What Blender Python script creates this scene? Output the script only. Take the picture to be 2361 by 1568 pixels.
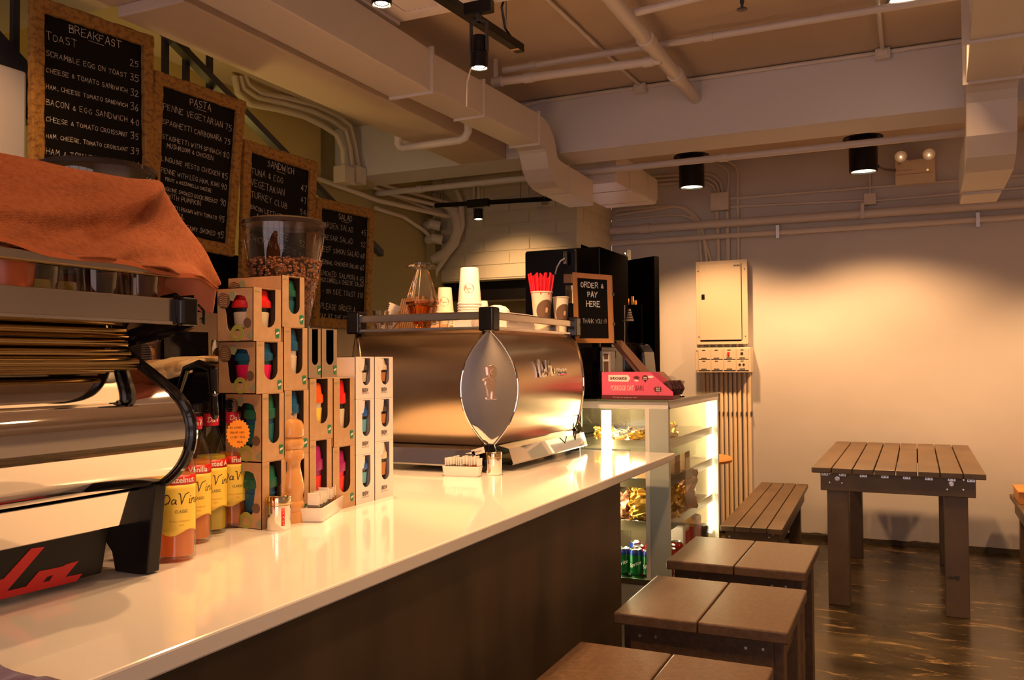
import bpy, bmesh, math, random
from mathutils import Vector, Matrix, noise
from mathutils.geometry import tessellate_polygon
PI = math.pi
rnd = random.Random(7)
S = bpy.context.scene
COL = S.collection
for o in list(bpy.data.objects): bpy.data.objects.remove(o)

# ------------------------------------------------------------------ camera
W, H = 2361, 1568
YAW, PITCH, ROLL, FPX = -0.43400079, 0.02549017, -0.00659425, 2005.0
cy, sy, cp, sp = math.cos(YAW), math.sin(YAW), math.cos(PITCH), math.sin(PITCH)
FW = Vector((sy * cp, cy * cp, sp)); RT = Vector((cy, -sy, 0)); UP = RT.cross(FW)
cr, sr = math.cos(ROLL), math.sin(ROLL)
RT, UP = RT * cr + UP * sr, RT * -sr + UP * cr
CAM = Vector((0, 0, 1.35))
cd = bpy.data.cameras.new('camera'); cam = bpy.data.objects.new('camera', cd); COL.objects.link(cam)
m = Matrix((RT, UP, -FW)).transposed().to_4x4(); m.translation = CAM
cam.matrix_world = m
cd.sensor_width = 36; cd.lens = 36 * FPX / W; cd.clip_start = 0.02; cd.clip_end = 60
S.camera = cam

def at(px, py, X=None, Y=None, Z=None):
    """the point where the sight line through a photo pixel meets a real plane"""
    d = FW + RT * ((px - W / 2) / FPX) - UP * ((py - H / 2) / FPX)
    t = (X - CAM.x) / d.x if X is not None else (Y - CAM.y) / d.y if Y is not None else (Z - CAM.z) / d.z
    return CAM + d * t

# ------------------------------------------------------------------ world and exposure
wd = bpy.data.worlds.new('world'); S.world = wd; wd.use_nodes = True
wd.node_tree.nodes['Background'].inputs[0].default_value = (0.84, 0.60, 0.64, 1)
wd.node_tree.nodes['Background'].inputs[1].default_value = 3.3
S.view_settings.view_transform = 'Standard'; S.view_settings.look = 'None'
S.view_settings.exposure = 0.0; S.view_settings.gamma = 1.0
try: S.view_settings.use_curve_mapping = False
except Exception: pass

WARM = (1.0, 0.55, 0.24)
try: S.cycles.transparent_max_bounces = 40
except Exception: pass
def light(name, kind, loc, power, color=WARM, target=None, **kw):
    l = bpy.data.lights.new(name, kind); l.energy = power; l.color = color
    for k, v in kw.items(): setattr(l, k, v)
    o = bpy.data.objects.new(name, l); COL.objects.link(o); o.location = loc
    if target is not None:
        o.rotation_euler = (Vector(target) - Vector(loc)).to_track_quat('-Z', 'Y').to_euler()
    return o
def spot(name, loc, target, power, deg=70, blend=0.6, r=0.03, color=WARM):
    return light(name, 'SPOT', loc, power, color, target, spot_size=math.radians(deg), spot_blend=blend, shadow_soft_size=r)
# ceiling spots along the track over the counter (two of them are off the left of the frame)
SP_A = at(1105, 158, Z=2.42); SP_B = at(880, 12, Z=2.50)
spot('track_spot_light', SP_A + Vector((0, 0, -.03)), (-1.5, 3.0, .95), 120, 110, .8)
spot('track_spot_light', SP_B + Vector((0, 0, -.03)), (-1.30, 1.75, .95), 85, 90, .8)
spot('track_spot_light', (-0.75, 0.9, 2.55), (-1.32, 1.0, 1.2), 38, 80, .8)
spot('track_spot_light', (-0.9, 1.55, 2.6), (-1.25, 1.95, .95), 70, 75, .8)
spot('track_spot_light', (-1.6, 1.1, 2.5), (-2.69, 1.80, 2.0), 50, 36, .8)
# second track lamp that washes the brick wall
SP_C = at(1103, 505, Y=5.3)
spot('track_spot_light', SP_C, (-2.75, 6.1, 1.7), 130, 85, .9)
# black cylinder downlights by the back wall, the recessed one near the beam, and unseen ones
DL = [at(1595, 433, Y=6.05), at(1991, 397, Y=6.05)]
for p in DL: spot('downlight_light', p + Vector((0, 0, -.02)), (p.x + .05, p.y + .08, 0), 160, 128, .5, .05, (1, .53, .22))
spot('downlight_light', (.45, 3.9, 2.86), (.45, 3.9, 0), 130, 110, .7, .05)
spot('downlight_light', (-.35, 2.2, 2.86), (-.5, 2.4, 0), 90, 100, .7, .05)
spot('downlight_light', (1.35, 6.05, 2.5), (1.35, 6.1, 0), 150, 120, .6, .05)  # out of view, lights the right wall
spot('downlight_light', (1.0, 1.6, 2.86), (1.2, 1.6, 0), 110, 120, .7, .05)  # unseen lamp added to brighten the right wall
# light of the stairwell behind the menu boards
light('stairwell_light', 'POINT', (-3.1, 3.1, 1.9), 9, (1, .70, .18), shadow_soft_size=.1)

# ------------------------------------------------------------------ materials
M = {}
def mat(name, col=(.8, .8, .8), rough=.5, metal=0., spec=.5, trans=0., emit=None, es=0., bump=None, var=None, coat=0., aniso=0., sheen=0., alpha=1.):
    if name in M: return M[name]
    mt = bpy.data.materials.new(name); mt.use_nodes = True; nt = mt.node_tree; b = nt.nodes['Principled BSDF']
    b.inputs['Base Color'].default_value = (*col, 1); b.inputs['Roughness'].default_value = rough
    b.inputs['Metallic'].default_value = metal; b.inputs['Specular IOR Level'].default_value = spec
    b.inputs['Transmission Weight'].default_value = trans; b.inputs['Coat Weight'].default_value = coat
    b.inputs['Anisotropic'].default_value = aniso; b.inputs['Sheen Weight'].default_value = sheen
    b.inputs['Alpha'].default_value = alpha
    if emit: b.inputs['Emission Color'].default_value = (*emit, 1); b.inputs['Emission Strength'].default_value = es
    def tex(scale, det=3, kind='ShaderNodeTexNoise'):
        tc = nt.nodes.new('ShaderNodeTexCoord'); mp = nt.nodes.new('ShaderNodeMapping'); n = nt.nodes.new(kind)
        sc = scale if isinstance(scale, tuple) else (scale,) * 3
        mp.inputs['Scale'].default_value = sc
        nt.links.new(tc.outputs['Object'], mp.inputs['Vector']); nt.links.new(mp.outputs['Vector'], n.inputs['Vector'])
        n.inputs['Scale'].default_value = 1; n.inputs['Detail'].default_value = det
        return n
    if var:   # (scale, second colour, low, high)
        n = tex(var[0], 6); r = nt.nodes.new('ShaderNodeValToRGB')
        r.color_ramp.elements[0].position = var[2]; r.color_ramp.elements[1].position = var[3]
        r.color_ramp.elements[0].color = (*col, 1); r.color_ramp.elements[1].color = (*var[1], 1)
        nt.links.new(n.outputs['Fac'], r.inputs['Fac']); nt.links.new(r.outputs['Color'], b.inputs['Base Color'])
    if bump:  # (scale, strength, distance)
        n = tex(bump[0]); bp = nt.nodes.new('ShaderNodeBump')
        bp.inputs['Strength'].default_value = bump[1]; bp.inputs['Distance'].default_value = bump[2]
        nt.links.new(n.outputs['Fac'], bp.inputs['Height']); nt.links.new(bp.outputs['Normal'], b.inputs['Normal'])
    M[name] = mt; return mt
def clear(name, tint=(1, 1, 1), rough=.02, refl=.12, body=0., bcol=(1, 1, 1)):
    """thin clear sheet: lets light through, tinted, with a fresnel gloss and an optional cloudy body"""
    if name in M: return M[name]
    mt = bpy.data.materials.new(name); mt.use_nodes = True; nt = mt.node_tree; nt.nodes.clear()
    out = nt.nodes.new('ShaderNodeOutputMaterial'); tr = nt.nodes.new('ShaderNodeBsdfTransparent'); gl = nt.nodes.new('ShaderNodeBsdfGlossy')
    fr = nt.nodes.new('ShaderNodeLayerWeight'); fr.inputs['Blend'].default_value = .5
    pw = nt.nodes.new('ShaderNodeMath'); pw.operation = 'POWER'; pw.inputs[1].default_value = 3.5; nt.links.new(fr.outputs['Facing'], pw.inputs[0])
    ad = nt.nodes.new('ShaderNodeMath'); ad.operation = 'MULTIPLY_ADD'; ad.inputs[1].default_value = .6; ad.inputs[2].default_value = .03 + refl * .12
    mx = nt.nodes.new('ShaderNodeMixShader')
    tr.inputs[0].default_value = (*tint, 1); gl.inputs['Roughness'].default_value = rough
    nt.links.new(pw.outputs[0], ad.inputs[0]); nt.links.new(ad.outputs[0], mx.inputs[0])
    src = tr
    if body > 0:
        df = nt.nodes.new('ShaderNodeBsdfTranslucent'); d2 = nt.nodes.new('ShaderNodeBsdfDiffuse'); am = nt.nodes.new('ShaderNodeMixShader')
        df.inputs[0].default_value = (*bcol, 1); d2.inputs[0].default_value = (*bcol, 1); am.inputs[0].default_value = .5
        nt.links.new(df.outputs[0], am.inputs[1]); nt.links.new(d2.outputs[0], am.inputs[2])
        m2 = nt.nodes.new('ShaderNodeMixShader'); m2.inputs[0].default_value = body
        nt.links.new(tr.outputs[0], m2.inputs[1]); nt.links.new(am.outputs[0], m2.inputs[2]); src = m2
    nt.links.new(src.outputs[0], mx.inputs[1]); nt.links.new(gl.outputs[0], mx.inputs[2]); nt.links.new(mx.outputs[0], out.inputs[0])
    M[name] = mt; return mt

wallpaint = mat('grey_wall_paint', (.60, .555, .53), .75, bump=((9, 9, 9), .25, .004), var=((1.2, 1.2, 1.6), (.54, .50, .475), .35, .7))
ceilpaint = mat('ceiling_paint_bounce_tint', (.56, .44, .34), .7, bump=((7, 7, 7), .2, .004), var=((1.5, 1.5, 1.5), (.50, .39, .30), .35, .7))  # warm bounce from the counter is tinted into this paint
ductpaint = mat('painted_duct_metal', (.60, .52, .46), .45, bump=((6, 6, 6), .12, .003))
pipepaint = mat('painted_pipe', (.62, .55, .50), .45)
pipewarm = mat('painted_conduit', (.62, .54, .45), .5)
yellowwall = mat('stair_wall_paint', (.55, .42, .16), .8, bump=((8, 8, 8), .2, .003))
olivewall = mat('olive_wall_paint', (.36, .29, .14), .8, bump=((8, 8, 8), .2, .003))
darksteel = mat('dark_painted_steel', (.045, .042, .05), .4, spec=.4)
black = mat('black_plastic', (.006, .005, .006), .3, spec=.3)
blackmatt = mat('black_matt', (.004, .0035, .0035), .9, spec=.0)
blackgloss = mat('black_gloss', (.006, .005, .006), .08)
chrome = mat('polished_steel', (.80, .76, .72), .045, 1.)
steel = mat('brushed_steel', (.63, .47, .31), .26, 1., bump=((2, 2, 700), .05, .0006), aniso=.4)
steel2 = mat('satin_steel', (.62, .56, .50), .16, 1.)
galv = mat('zinc_metal', (.75, .75, .75), .25, .9)
plank = mat('brown_composite_plank', (.085, .046, .024), .38, bump=((160, 160, 160), .35, .0015), var=((60, 60, 60), (.115, .066, .036), .4, .65))
plankt = mat('brown_table_plank', (.095, .055, .028), .45, bump=((12, 90, 90), .25, .001), var=((5, 3, 5), (.14, .085, .042), .4, .7))
counterm = mat('white_quartz', (.83, .79, .74), .12, spec=.5, coat=.4, var=((300, 300, 300), (.76, .72, .66), .55, .8))
clad = mat('dark_brown_cladding', (.036, .024, .014), .42, bump=((30, 30, 4), .3, .002), var=((5, 5, 1.4), (.085, .056, .030), .35, .75))
kraft = mat('kraft_card', (.50, .305, .165), .75, bump=((120, 120, 120), .1, .0004), var=((40, 40, 40), (.56, .35, .20), .4, .7))
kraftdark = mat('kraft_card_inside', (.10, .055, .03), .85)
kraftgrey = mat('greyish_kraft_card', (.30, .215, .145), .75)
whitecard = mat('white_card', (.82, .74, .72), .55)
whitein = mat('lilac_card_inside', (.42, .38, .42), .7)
burlap = mat('burlap', (.34, .165, .030), .9, bump=((160, 160, 160), 1., .006), var=((45, 45, 70), (.20, .085, .015), .46, .64))
slate = mat('chalkboard_black', (.004, .003, .0025), .7, spec=.15, bump=((40, 40, 40), .1, .0005))
chalk = mat('white_chalk', (.62, .57, .52), .9)
chalkb = mat('bright_chalk', (.90, .88, .84), .8)
woodo = mat('orange_wood', (.62, .26, .05), .45, bump=((8, 8, 80), .2, .0006), var=((10, 10, 3), (.52, .20, .035), .4, .7))
beech = mat('varnished_beech', (.70, .36, .13), .25, coat=.5, var=((30, 30, 4), (.60, .28, .085), .4, .65))
terra = mat('terracotta_microfibre', (.32, .098, .042), .9, bump=((700, 200, 700), 1., .003), spec=.1, var=((90, 90, 90), (.25, .07, .028), .4, .7))
towelm = mat('pale_towel', (.85, .62, .36), .9, bump=((400, 400, 400), 1., .004), var=((8, 8, 8), (.50, .22, .06), .48, .6))
purple = mat('purple_cloth', (.10, .045, .12), .85, bump=((500, 500, 500), .6, .001), sheen=.4)
red = mat('signal_red', (.62, .012, .006), .35); redlab = mat('label_red', (.70, .015, .02), .4)
yellow = mat('label_yellow', (.93, .68, .10), .45); gold = mat('label_gold', (.55, .28, .05), .4)
inkb = mat('label_ink', (.02, .012, .008), .5); inkw = mat('label_white', (.88, .86, .84), .5)
redstraw = mat('red_plastic', (.88, .01, .02), .3)
paperc = mat('paper_cup', (.86, .74, .60), .6); paperw = mat('white_paper', (.90, .86, .80), .55)
brownink = mat('brown_print', (.14, .08, .06), .6)
green = mat('logo_green', (.03, .20, .10), .5); olive = mat('print_olive', (.36, .36, .07), .7); sage = mat('print_sage', (.30, .32, .20), .7)
printbrown = mat('print_brown', (.16, .085, .05), .7)
pink = mat('pink_card', (.85, .12, .24), .5); maroon = mat('maroon_card', (.16, .02, .025), .5)
whitepl = mat('white_ceramic', (.86, .80, .76), .18, coat=.3)
casew = mat('white_case_frame', (.72, .70, .66), .35); casegrey = mat('grey_case_frame', (.42, .46, .43), .4)
brickm = mat('painted_block', (.56, .50, .38), .75, bump=((60, 60, 60), .5, .003))
sidebeige = mat('beige_enamel', (.78, .62, .42), .4)
orangef = mat('orange_sticker', (.95, .33, .02), .5)
grid_m = mat('cream_steel', (.60, .50, .38), .4)
glass = clear('clear_glass'); glassd = clear('smoky_glass', (.75, .70, .62)); acr = clear('case_glass', (.93, .95, .92), refl=.25)
hopg = clear('hopper_plastic', (.80, .74, .70), refl=.35)
amber = mat('amber_glass', (.90, .42, .10), .02, trans=1.)
cutg = mat('cut_glass', (.97, .94, .90), .02, trans=1.)
def syrup(n, c, b=.45): return clear(n, c, .05, .1, min(.9, b + .35), tuple(min(1, x * 1.25) for x in c))
emw = lambda n, c, s: mat(n, c, .5, emit=c, es=s)

# floor: dark polished concrete, worn into pale streaks
fm = bpy.data.materials.new('polished_concrete'); fm.use_nodes = True; nt = fm.node_tree; b = nt.nodes['Principled BSDF']
tc = nt.nodes.new('ShaderNodeTexCoord')
def nz(scale, det=8, rough=.6, dist=0.):
    mp = nt.nodes.new('ShaderNodeMapping'); mp.inputs['Scale'].default_value = scale; mp.inputs['Rotation'].default_value = (0, 0, .35)
    n = nt.nodes.new('ShaderNodeTexNoise'); n.inputs['Scale'].default_value = 1; n.inputs['Detail'].default_value = det
    n.inputs['Roughness'].default_value = rough; n.inputs['Distortion'].default_value = dist
    nt.links.new(tc.outputs['Object'], mp.inputs['Vector']); nt.links.new(mp.outputs['Vector'], n.inputs['Vector']); return n
def ramp(n, p0, c0, p1, c1):
    r = nt.nodes.new('ShaderNodeValToRGB'); e = r.color_ramp.elements; e[0].position = p0; e[1].position = p1
    e[0].color = (*c0, 1); e[1].color = (*c1, 1); nt.links.new(n.outputs['Fac'], r.inputs['Fac']); return r
n1 = nz((1.6, 3.2, 1)); n2 = nz((3.5, 13, 1), 10, .72, .8)
r1 = ramp(n1, .35, (.022, .015, .007), .7, (.068, .046, .018)); r2 = ramp(n2, .56, (0, 0, 0), .66, (1, 1, 1))
mx = nt.nodes.new('ShaderNodeMixRGB'); mx.inputs['Color2'].default_value = (.34, .22, .10, 1)
nt.links.new(r2.outputs['Color'], mx.inputs['Fac']); nt.links.new(r1.outputs['Color'], mx.inputs['Color1'])
nt.links.new(mx.outputs['Color'], b.inputs['Base Color'])
rr = ramp(n1, .3, (.16,) * 3, .7, (.36,) * 3); nt.links.new(rr.outputs['Color'], b.inputs['Roughness'])
bp = nt.nodes.new('ShaderNodeBump'); bp.inputs['Strength'].default_value = .15; bp.inputs['Distance'].default_value = .003
nt.links.new(n2.outputs['Fac'], bp.inputs['Height']); nt.links.new(bp.outputs['Normal'], b.inputs['Normal'])
floorm = fm

# ------------------------------------------------------------------ mesh helpers
WL = {}
class MB:
    def __init__(s): s.v = []; s.f = []; s.mi = []; s.sm = []; s.k = 0
    def add(s, vs, fs, smooth=False):
        n = len(s.v); s.v += [tuple(v) for v in vs]
        for f in fs: s.f.append([i + n for i in f]); s.mi.append(s.k); s.sm.append(smooth)
        return s
    def box(s, x0, x1, y0, y1, z0, z1):
        x0, x1 = min(x0, x1), max(x0, x1); y0, y1 = min(y0, y1), max(y0, y1); z0, z1 = min(z0, z1), max(z0, z1)
        return s.add([(x, y, z) for z in (z0, z1) for y in (y0, y1) for x in (x0, x1)],
                     [(0, 2, 3, 1), (4, 5, 7, 6), (0, 1, 5, 4), (2, 6, 7, 3), (0, 4, 6, 2), (1, 3, 7, 5)])
    def tube(s, pts, r, n=12, cap=True, closed=False):
        pts = [Vector(p) for p in pts]; rs = r if isinstance(r, (list, tuple)) else [r] * len(pts)
        rings = []; ref = None; L = len(pts)
        for i, p in enumerate(pts):
            a = pts[i - 1] if (i or closed) else p; c = pts[(i + 1) % L] if (i < L - 1 or closed) else p
            t = (c - a).normalized()
            if ref is None or abs(ref.dot(t)) > .99: ref = Vector((0, 0, 1)) if abs(t.z) < .9 else Vector((1, 0, 0))
            u = (ref - t * ref.dot(t)).normalized(); ref = u; w = t.cross(u)
            rings.append([p + (u * math.cos(q) + w * math.sin(q)) * rs[i] for q in [2 * PI * j / n for j in range(n)]])
        vs = [v for rg in rings for v in rg]; fs = []
        for i in range(L if closed else L - 1):
            a = i * n; c = ((i + 1) % L) * n
            for j in range(n): fs.append((a + j, a + (j + 1) % n, c + (j + 1) % n, c + j))
        s.add(vs, fs, True)
        if cap and not closed:
            s.add(rings[0], [tuple(range(n))[::-1]]); s.add(rings[-1], [tuple(range(n))])
        return s
    def lathe(s, prof, c=(0, 0, 0), n=32, axis='z', wob=None, a0=0., a1=2 * PI):
        c = Vector(c); full = abs(a1 - a0 - 2 * PI) < 1e-6; m = n if full else n + 1; vs = []
        for r, z in prof:
            for j in range(m):
                q = a0 + (a1 - a0) * j / n; rr = r * (wob(q, z) if wob else 1)
                p = Vector((rr * math.cos(q), rr * math.sin(q), z))
                if axis == 'x': p = Vector((p.z, p.x, p.y))
                if axis == 'y': p = Vector((p.y, p.z, p.x))
                vs.append(c + p)
        fs = []
        for i in range(len(prof) - 1):
            for j in range(n):
                k = (j + 1) % m if full else j + 1
                fs.append((i * m + j, i * m + k, (i + 1) * m + k, (i + 1) * m + j))
        return s.add(vs, fs, True)
    def prism(s, poly, fn, d0, d1, holes=()):
        """poly in 2D, fn(u, v, d) -> 3D; extruded from depth d0 to d1"""
        loops = [list(poly)] + [list(h) for h in holes]
        flat = [p for l in loops for p in l]
        tris = tessellate_polygon([[Vector((p[0], p[1], 0)) for p in l] for l in loops])
        n = len(flat)
        s.add([fn(p[0], p[1], d0) for p in flat] + [fn(p[0], p[1], d1) for p in flat],
              [tuple(t) for t in tris] + [tuple(i + n for i in t[::-1]) for t in tris])
        b = len(s.v) - 2 * n; off = 0
        for l in loops:
            k = len(l)
            for i in range(k):
                s.f.append([b + off + i, b + off + (i + 1) % k, b + n + off + (i + 1) % k, b + n + off + i]); s.mi.append(s.k); s.sm.append(False)
            off += k
        return s
    def flat(s, t2, fn, d=0.):
        return s.add([fn(u, v, d) for u, v in t2[0]], t2[1])
    def grid(s, rows, smooth=True):
        m = len(rows[0]); vs = [p for r in rows for p in r]
        return s.add(vs, [(i * m + j, i * m + j + 1, (i + 1) * m + j + 1, (i + 1) * m + j) for i in range(len(rows) - 1) for j in range(m - 1)], smooth)
    def obj(s, name, mats, parent=None, bevel=0., seg=2, fix=True, sub=0, solid=0., ang=35):
        me = bpy.data.meshes.new(name)
        off = WL.get(parent.name, Vector((0, 0, 0))) if parent else Vector((0, 0, 0))
        me.from_pydata([Vector(v) - off for v in s.v], [], s.f)
        if not isinstance(mats, (list, tuple)): mats = [mats]
        for x in mats: me.materials.append(x)
        me.polygons.foreach_set('material_index', s.mi); me.polygons.foreach_set('use_smooth', s.sm)
        if fix:
            b = bmesh.new(); b.from_mesh(me); bmesh.ops.remove_doubles(b, verts=b.verts, dist=1e-6)
            bmesh.ops.recalc_face_normals(b, faces=b.faces); b.to_mesh(me); b.free()
        if any(s.sm): me.set_sharp_from_angle(angle=math.radians(ang))
        me.update()
        o = bpy.data.objects.new(name, me); COL.objects.link(o)
        if parent: o.parent = parent; WL[o.name] = off
        if solid: q = o.modifiers.new('s', 'SOLIDIFY'); q.thickness = solid; q.offset = 0
        if sub: q = o.modifiers.new('u', 'SUBSURF'); q.levels = sub; q.render_levels = sub
        if bevel: q = o.modifiers.new('b', 'BEVEL'); q.width = bevel; q.segments = seg; q.limit_method = 'ANGLE'; q.angle_limit = math.radians(40)
        return o
def props(o, label, cat, group=None, kind=None):
    o['label'] = label; o['category'] = cat
    if group: o['group'] = group
    if kind: o['kind'] = kind
    return o
def thing(name, label, cat, loc=(0, 0, 0), group=None):
    o = bpy.data.objects.new(name, None); COL.objects.link(o); o.location = loc; o.empty_display_size = .05
    WL[o.name] = Vector(loc); return props(o, label, cat, group)
def struct(o, label=None, cat=None):
    o['kind'] = 'structure'
    if label: o['label'] = label
    if cat: o['category'] = cat
    return o
def lab(o, l): o['label'] = l; return o
def dup(root, loc, rotz=None, label=None, group=None, mats=None):
    r = root.copy(); COL.objects.link(r); r.location = loc
    if rotz is not None: r.rotation_euler = (0, 0, rotz)
    if label: r['label'] = label
    if group: r['group'] = group
    for ch in list(root.children):
        c = ch.copy(); COL.objects.link(c); c.parent = r
        if mats and ch.name.split('.')[0] in mats:
            c.data = c.data.copy(); c.data.materials[0] = mats[ch.name.split('.')[0]]
        for g in list(ch.children):
            d = g.copy(); COL.objects.link(d); d.parent = c
            if mats and g.name.split('.')[0] in mats:
                d.data = d.data.copy(); d.data.materials[0] = mats[g.name.split('.')[0]]
    return r
def pl(o, u, v, n):
    o, u, v, n = map(Vector, (o, u, v, n)); return lambda a, b, d=0.: o + u * a + v * b + n * d
def circ(cx, cy_, r, n=20, ry=None): return [(cx + r * math.cos(2 * PI * i / n), cy_ + (ry or r) * math.sin(2 * PI * i / n)) for i in range(n)]
def rrect(x0, y0, x1, y1, r, n=5):
    p = []
    for cx, cy_, a in ((x1 - r, y1 - r, 0), (x0 + r, y1 - r, 90), (x0 + r, y0 + r, 180), (x1 - r, y0 + r, 270)):
        for i in range(n + 1): q = math.radians(a + 90 * i / n); p.append((cx + r * math.cos(q), cy_ + r * math.sin(q)))
    return p

# ------------------------------------------------------------------ lettering
FN = {'A': '0,0 2,6 4,0|.8,2.2 3.2,2.2', 'B': '0,0 0,6 3,5.6 3.2,4 0,3.2 3.6,2.6 3.6,.6 0,0', 'C': '4,5 2.6,6 .6,5 0,3 .6,.8 2.4,0 4,1', 'D': '0,0 0,6 2.4,5.6 4,3.4 2.8,.6 0,0',
 'E': '4,6 0,6 0,0 4,0|0,3.1 3,3.1', 'F': '4,6 0,6 0,0|0,3.2 3,3.2', 'G': '4,5 2.4,6 .4,4.6 0,2.6 1,.4 3,0 4,1.4 4,2.8 2.4,2.8', 'H': '0,0 0,6|4,0 4,6|0,3 4,3', 'I': '1,0 1,6', 'J': '3,6 3,1 2,0 .6,.6',
 'K': '0,0 0,6|4,6 0,2.6|1.2,3.4 4,0', 'L': '0,6 0,0 3.6,0', 'M': '0,0 .5,6 2.3,2 4.2,6 4.8,0', 'N': '0,0 0,6 4,0 4,6', 'O': '2,6 .3,4.8 .2,1.4 2,0 3.9,1.4 3.8,4.8 2,6', 'P': '0,0 0,6 3,5.8 3.6,4.2 2.6,3 0,2.8',
 'Q': '2,6 .2,4.6 .2,1.4 2,0 3.8,1.4 3.8,4.6 2,6|2.6,1.4 4.2,-.4', 'R': '0,0 0,6 3,5.8 3.4,4.2 2.4,3.2 0,3|1.6,3 4,0', 'S': '3.8,5.2 2.2,6 .6,5 .8,3.6 3.2,2.6 3.8,1.2 2.2,0 0,.8', 'T': '0,6 4.4,6|2.2,6 2.2,0',
 'U': '0,6 .2,1.2 2,0 3.8,1.2 4,6', 'V': '0,6 2,0 4,6', 'W': '0,6 1.2,0 2.6,4 4,0 5.2,6', 'X': '0,0 4,6|0,6 4,0', 'Y': '0,6 2,3 4,6|2,3 1.6,0', 'Z': '0,6 4,6 0,0 4,0', '&': '3.4,.2 1.2,3.6 1.4,5 2.4,5 2.4,4 .4,2 .6,.6 2,.4 3.4,2.2',
 '0': '2,6 .3,4 .6,.8 2,0 3.6,1.6 3.4,4.8 2,6', '1': '1,4.8 2,6 2,0', '2': '.2,4.8 1.6,6 3.4,5 3,3.4 0,0 4,0', '3': '.2,5.6 3,6 3,4.4 1.4,3.2 3.4,2.4 3,.4 0,.2', '4': '2.6,0 2.8,6 0,2 4.2,2', '5': '3.8,6 .6,6 .4,3.6 2.8,3.6 3.6,1.8 2.4,.1 .2,.4',
 '6': '3,6 .6,3.4 .4,1 2,0 3.4,1.2 2.6,3 .6,2.4', '7': '0,6 3.8,6 1.4,0', '8': '2,3.2 .4,4.6 2,6 3.4,4.8 .6,1.8 1.8,0 3.4,1.4 2,3.2', '9': '3.4,4 1.8,3 .4,4.4 1.8,6 3.4,5 3.4,2 2.2,0', '.': '1,0 1.3,.3', ',': '1.2,.6 .7,-.8', '-': '.4,3 3,3', '$': '3.6,5 1.6,5.6 .8,4 3,2.4 2.6,.8 .4,.8|2,6.4 2,-.4', '!': '1.4,6 .8,1.6|.6,.2 .8,.5', "'": '1,6 .8,5',
 'a': '3.2,3 1.4,3.6 .2,2 .8,.2 2.4,.6 3.2,3 3.2,.4 4,.2', 'i': '.6,3.4 .6,.2 1.4,.1|.8,5 1,5.2', 'n': '0,0 .2,3.4|.2,2 1.8,3.6 3,3 3,.2 3.8,.2', 'c': '2.8,3 1.4,3.6 .2,1.8 1,.1 3,.8', 'v': '-.6,7.6 .6,7.2 2.4,0 4,6.6 6.8,7.8', 'q': '-1,5.4 .4,6.6 3,6.4 4.8,4 4,1 1.4,0 -.8,.8|.8,6.6 0,.2'}
def strokes(text, h, th, jit=.25, rg=None, sp=1.5, slant=0., wid=1.):
    """chalk-like lettering: returns (2D verts, faces) starting at 0,0"""
    rg = rg or rnd; vs = []; fs = []; x = 0.; k = h / 6.
    for ch in text:
        if ch == ' ': x += 3.2 * wid; continue
        d = FN.get(ch) or FN.get(ch.upper())
        if not d: x += 2; continue
        sc = rg.uniform(.88, 1.08) if jit else 1.; dy = rg.uniform(-jit, jit) * 1.2; wmax = 0
        for pl_ in d.split('|'):
            pts = []
            for q in pl_.split():
                a, b_ = map(float, q.split(',')); wmax = max(wmax, a)
                a = a * sc * wid + rg.uniform(-jit, jit); b_ = b_ * sc + dy + rg.uniform(-jit, jit)
                pts.append(((x + a + b_ * slant) * k, b_ * k))
            for p, q in zip(pts, pts[1:]):
                dx, dy_ = q[0] - p[0], q[1] - p[1]; L = math.hypot(dx, dy_)
                if L < 1e-6: continue
                t = th * (rg.uniform(.7, 1.15) if jit else 1.) / 2; ex, ey = dx / L * t * .8, dy_ / L * t * .8; nx, ny = -dy_ / L * t, dx / L * t; n = len(vs)
                vs += [(p[0] - ex + nx, p[1] - ey + ny), (p[0] - ex - nx, p[1] - ey - ny), (q[0] + ex - nx, q[1] + ey - ny), (q[0] + ex + nx, q[1] + ey + ny)]
                fs.append((n, n + 1, n + 2, n + 3))
        x += (wmax * wid + sp)
    return vs, fs, x * k
_tc = {}
def font(text, h, bold=0., fit=None):
    """printed lettering from the built-in typeface: (2D verts, faces), origin at the lower left; fit = width"""
    key = (text, bold)
    if key not in _tc:
        cu = bpy.data.curves.new('t', 'FONT'); cu.body = text; cu.size = 1; cu.offset = bold; cu.resolution_u = 3
        ob = bpy.data.objects.new('t', cu); COL.objects.link(ob); bpy.context.view_layer.update()
        me = bpy.data.meshes.new_from_object(ob.evaluated_get(bpy.context.evaluated_depsgraph_get()))
        _tc[key] = ([(v.co.x, v.co.y) for v in me.vertices], [tuple(p.vertices) for p in me.polygons])
        bpy.data.objects.remove(ob); bpy.data.curves.remove(cu); bpy.data.meshes.remove(me)
    vs, fs = _tc[key]; x0 = min(v[0] for v in vs); x1 = max(v[0] for v in vs); k = h / .7; kx = fit / (x1 - x0) if fit else k
    return [((v[0] - x0) * kx, v[1] * k) for v in vs], fs, (x1 - x0) * kx

# ================================================================== THE ROOM
XL, XR, YB, YF, ZC = -3.53, 1.95, 6.94, -2.6, 2.93
XBR, YBR = -2.29, 6.11
struct(MB().box(XL, XR, YF, YB + .1, -.1, 0).obj('floor', floorm), 'dark polished concrete floor worn into pale streaks', 'floor')
struct(MB().box(XL, XR, YF, YB + .1, ZC, ZC + .1).obj('ceiling', ceilpaint), 'painted concrete ceiling slab crossed by beams and pipes', 'ceiling')
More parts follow.
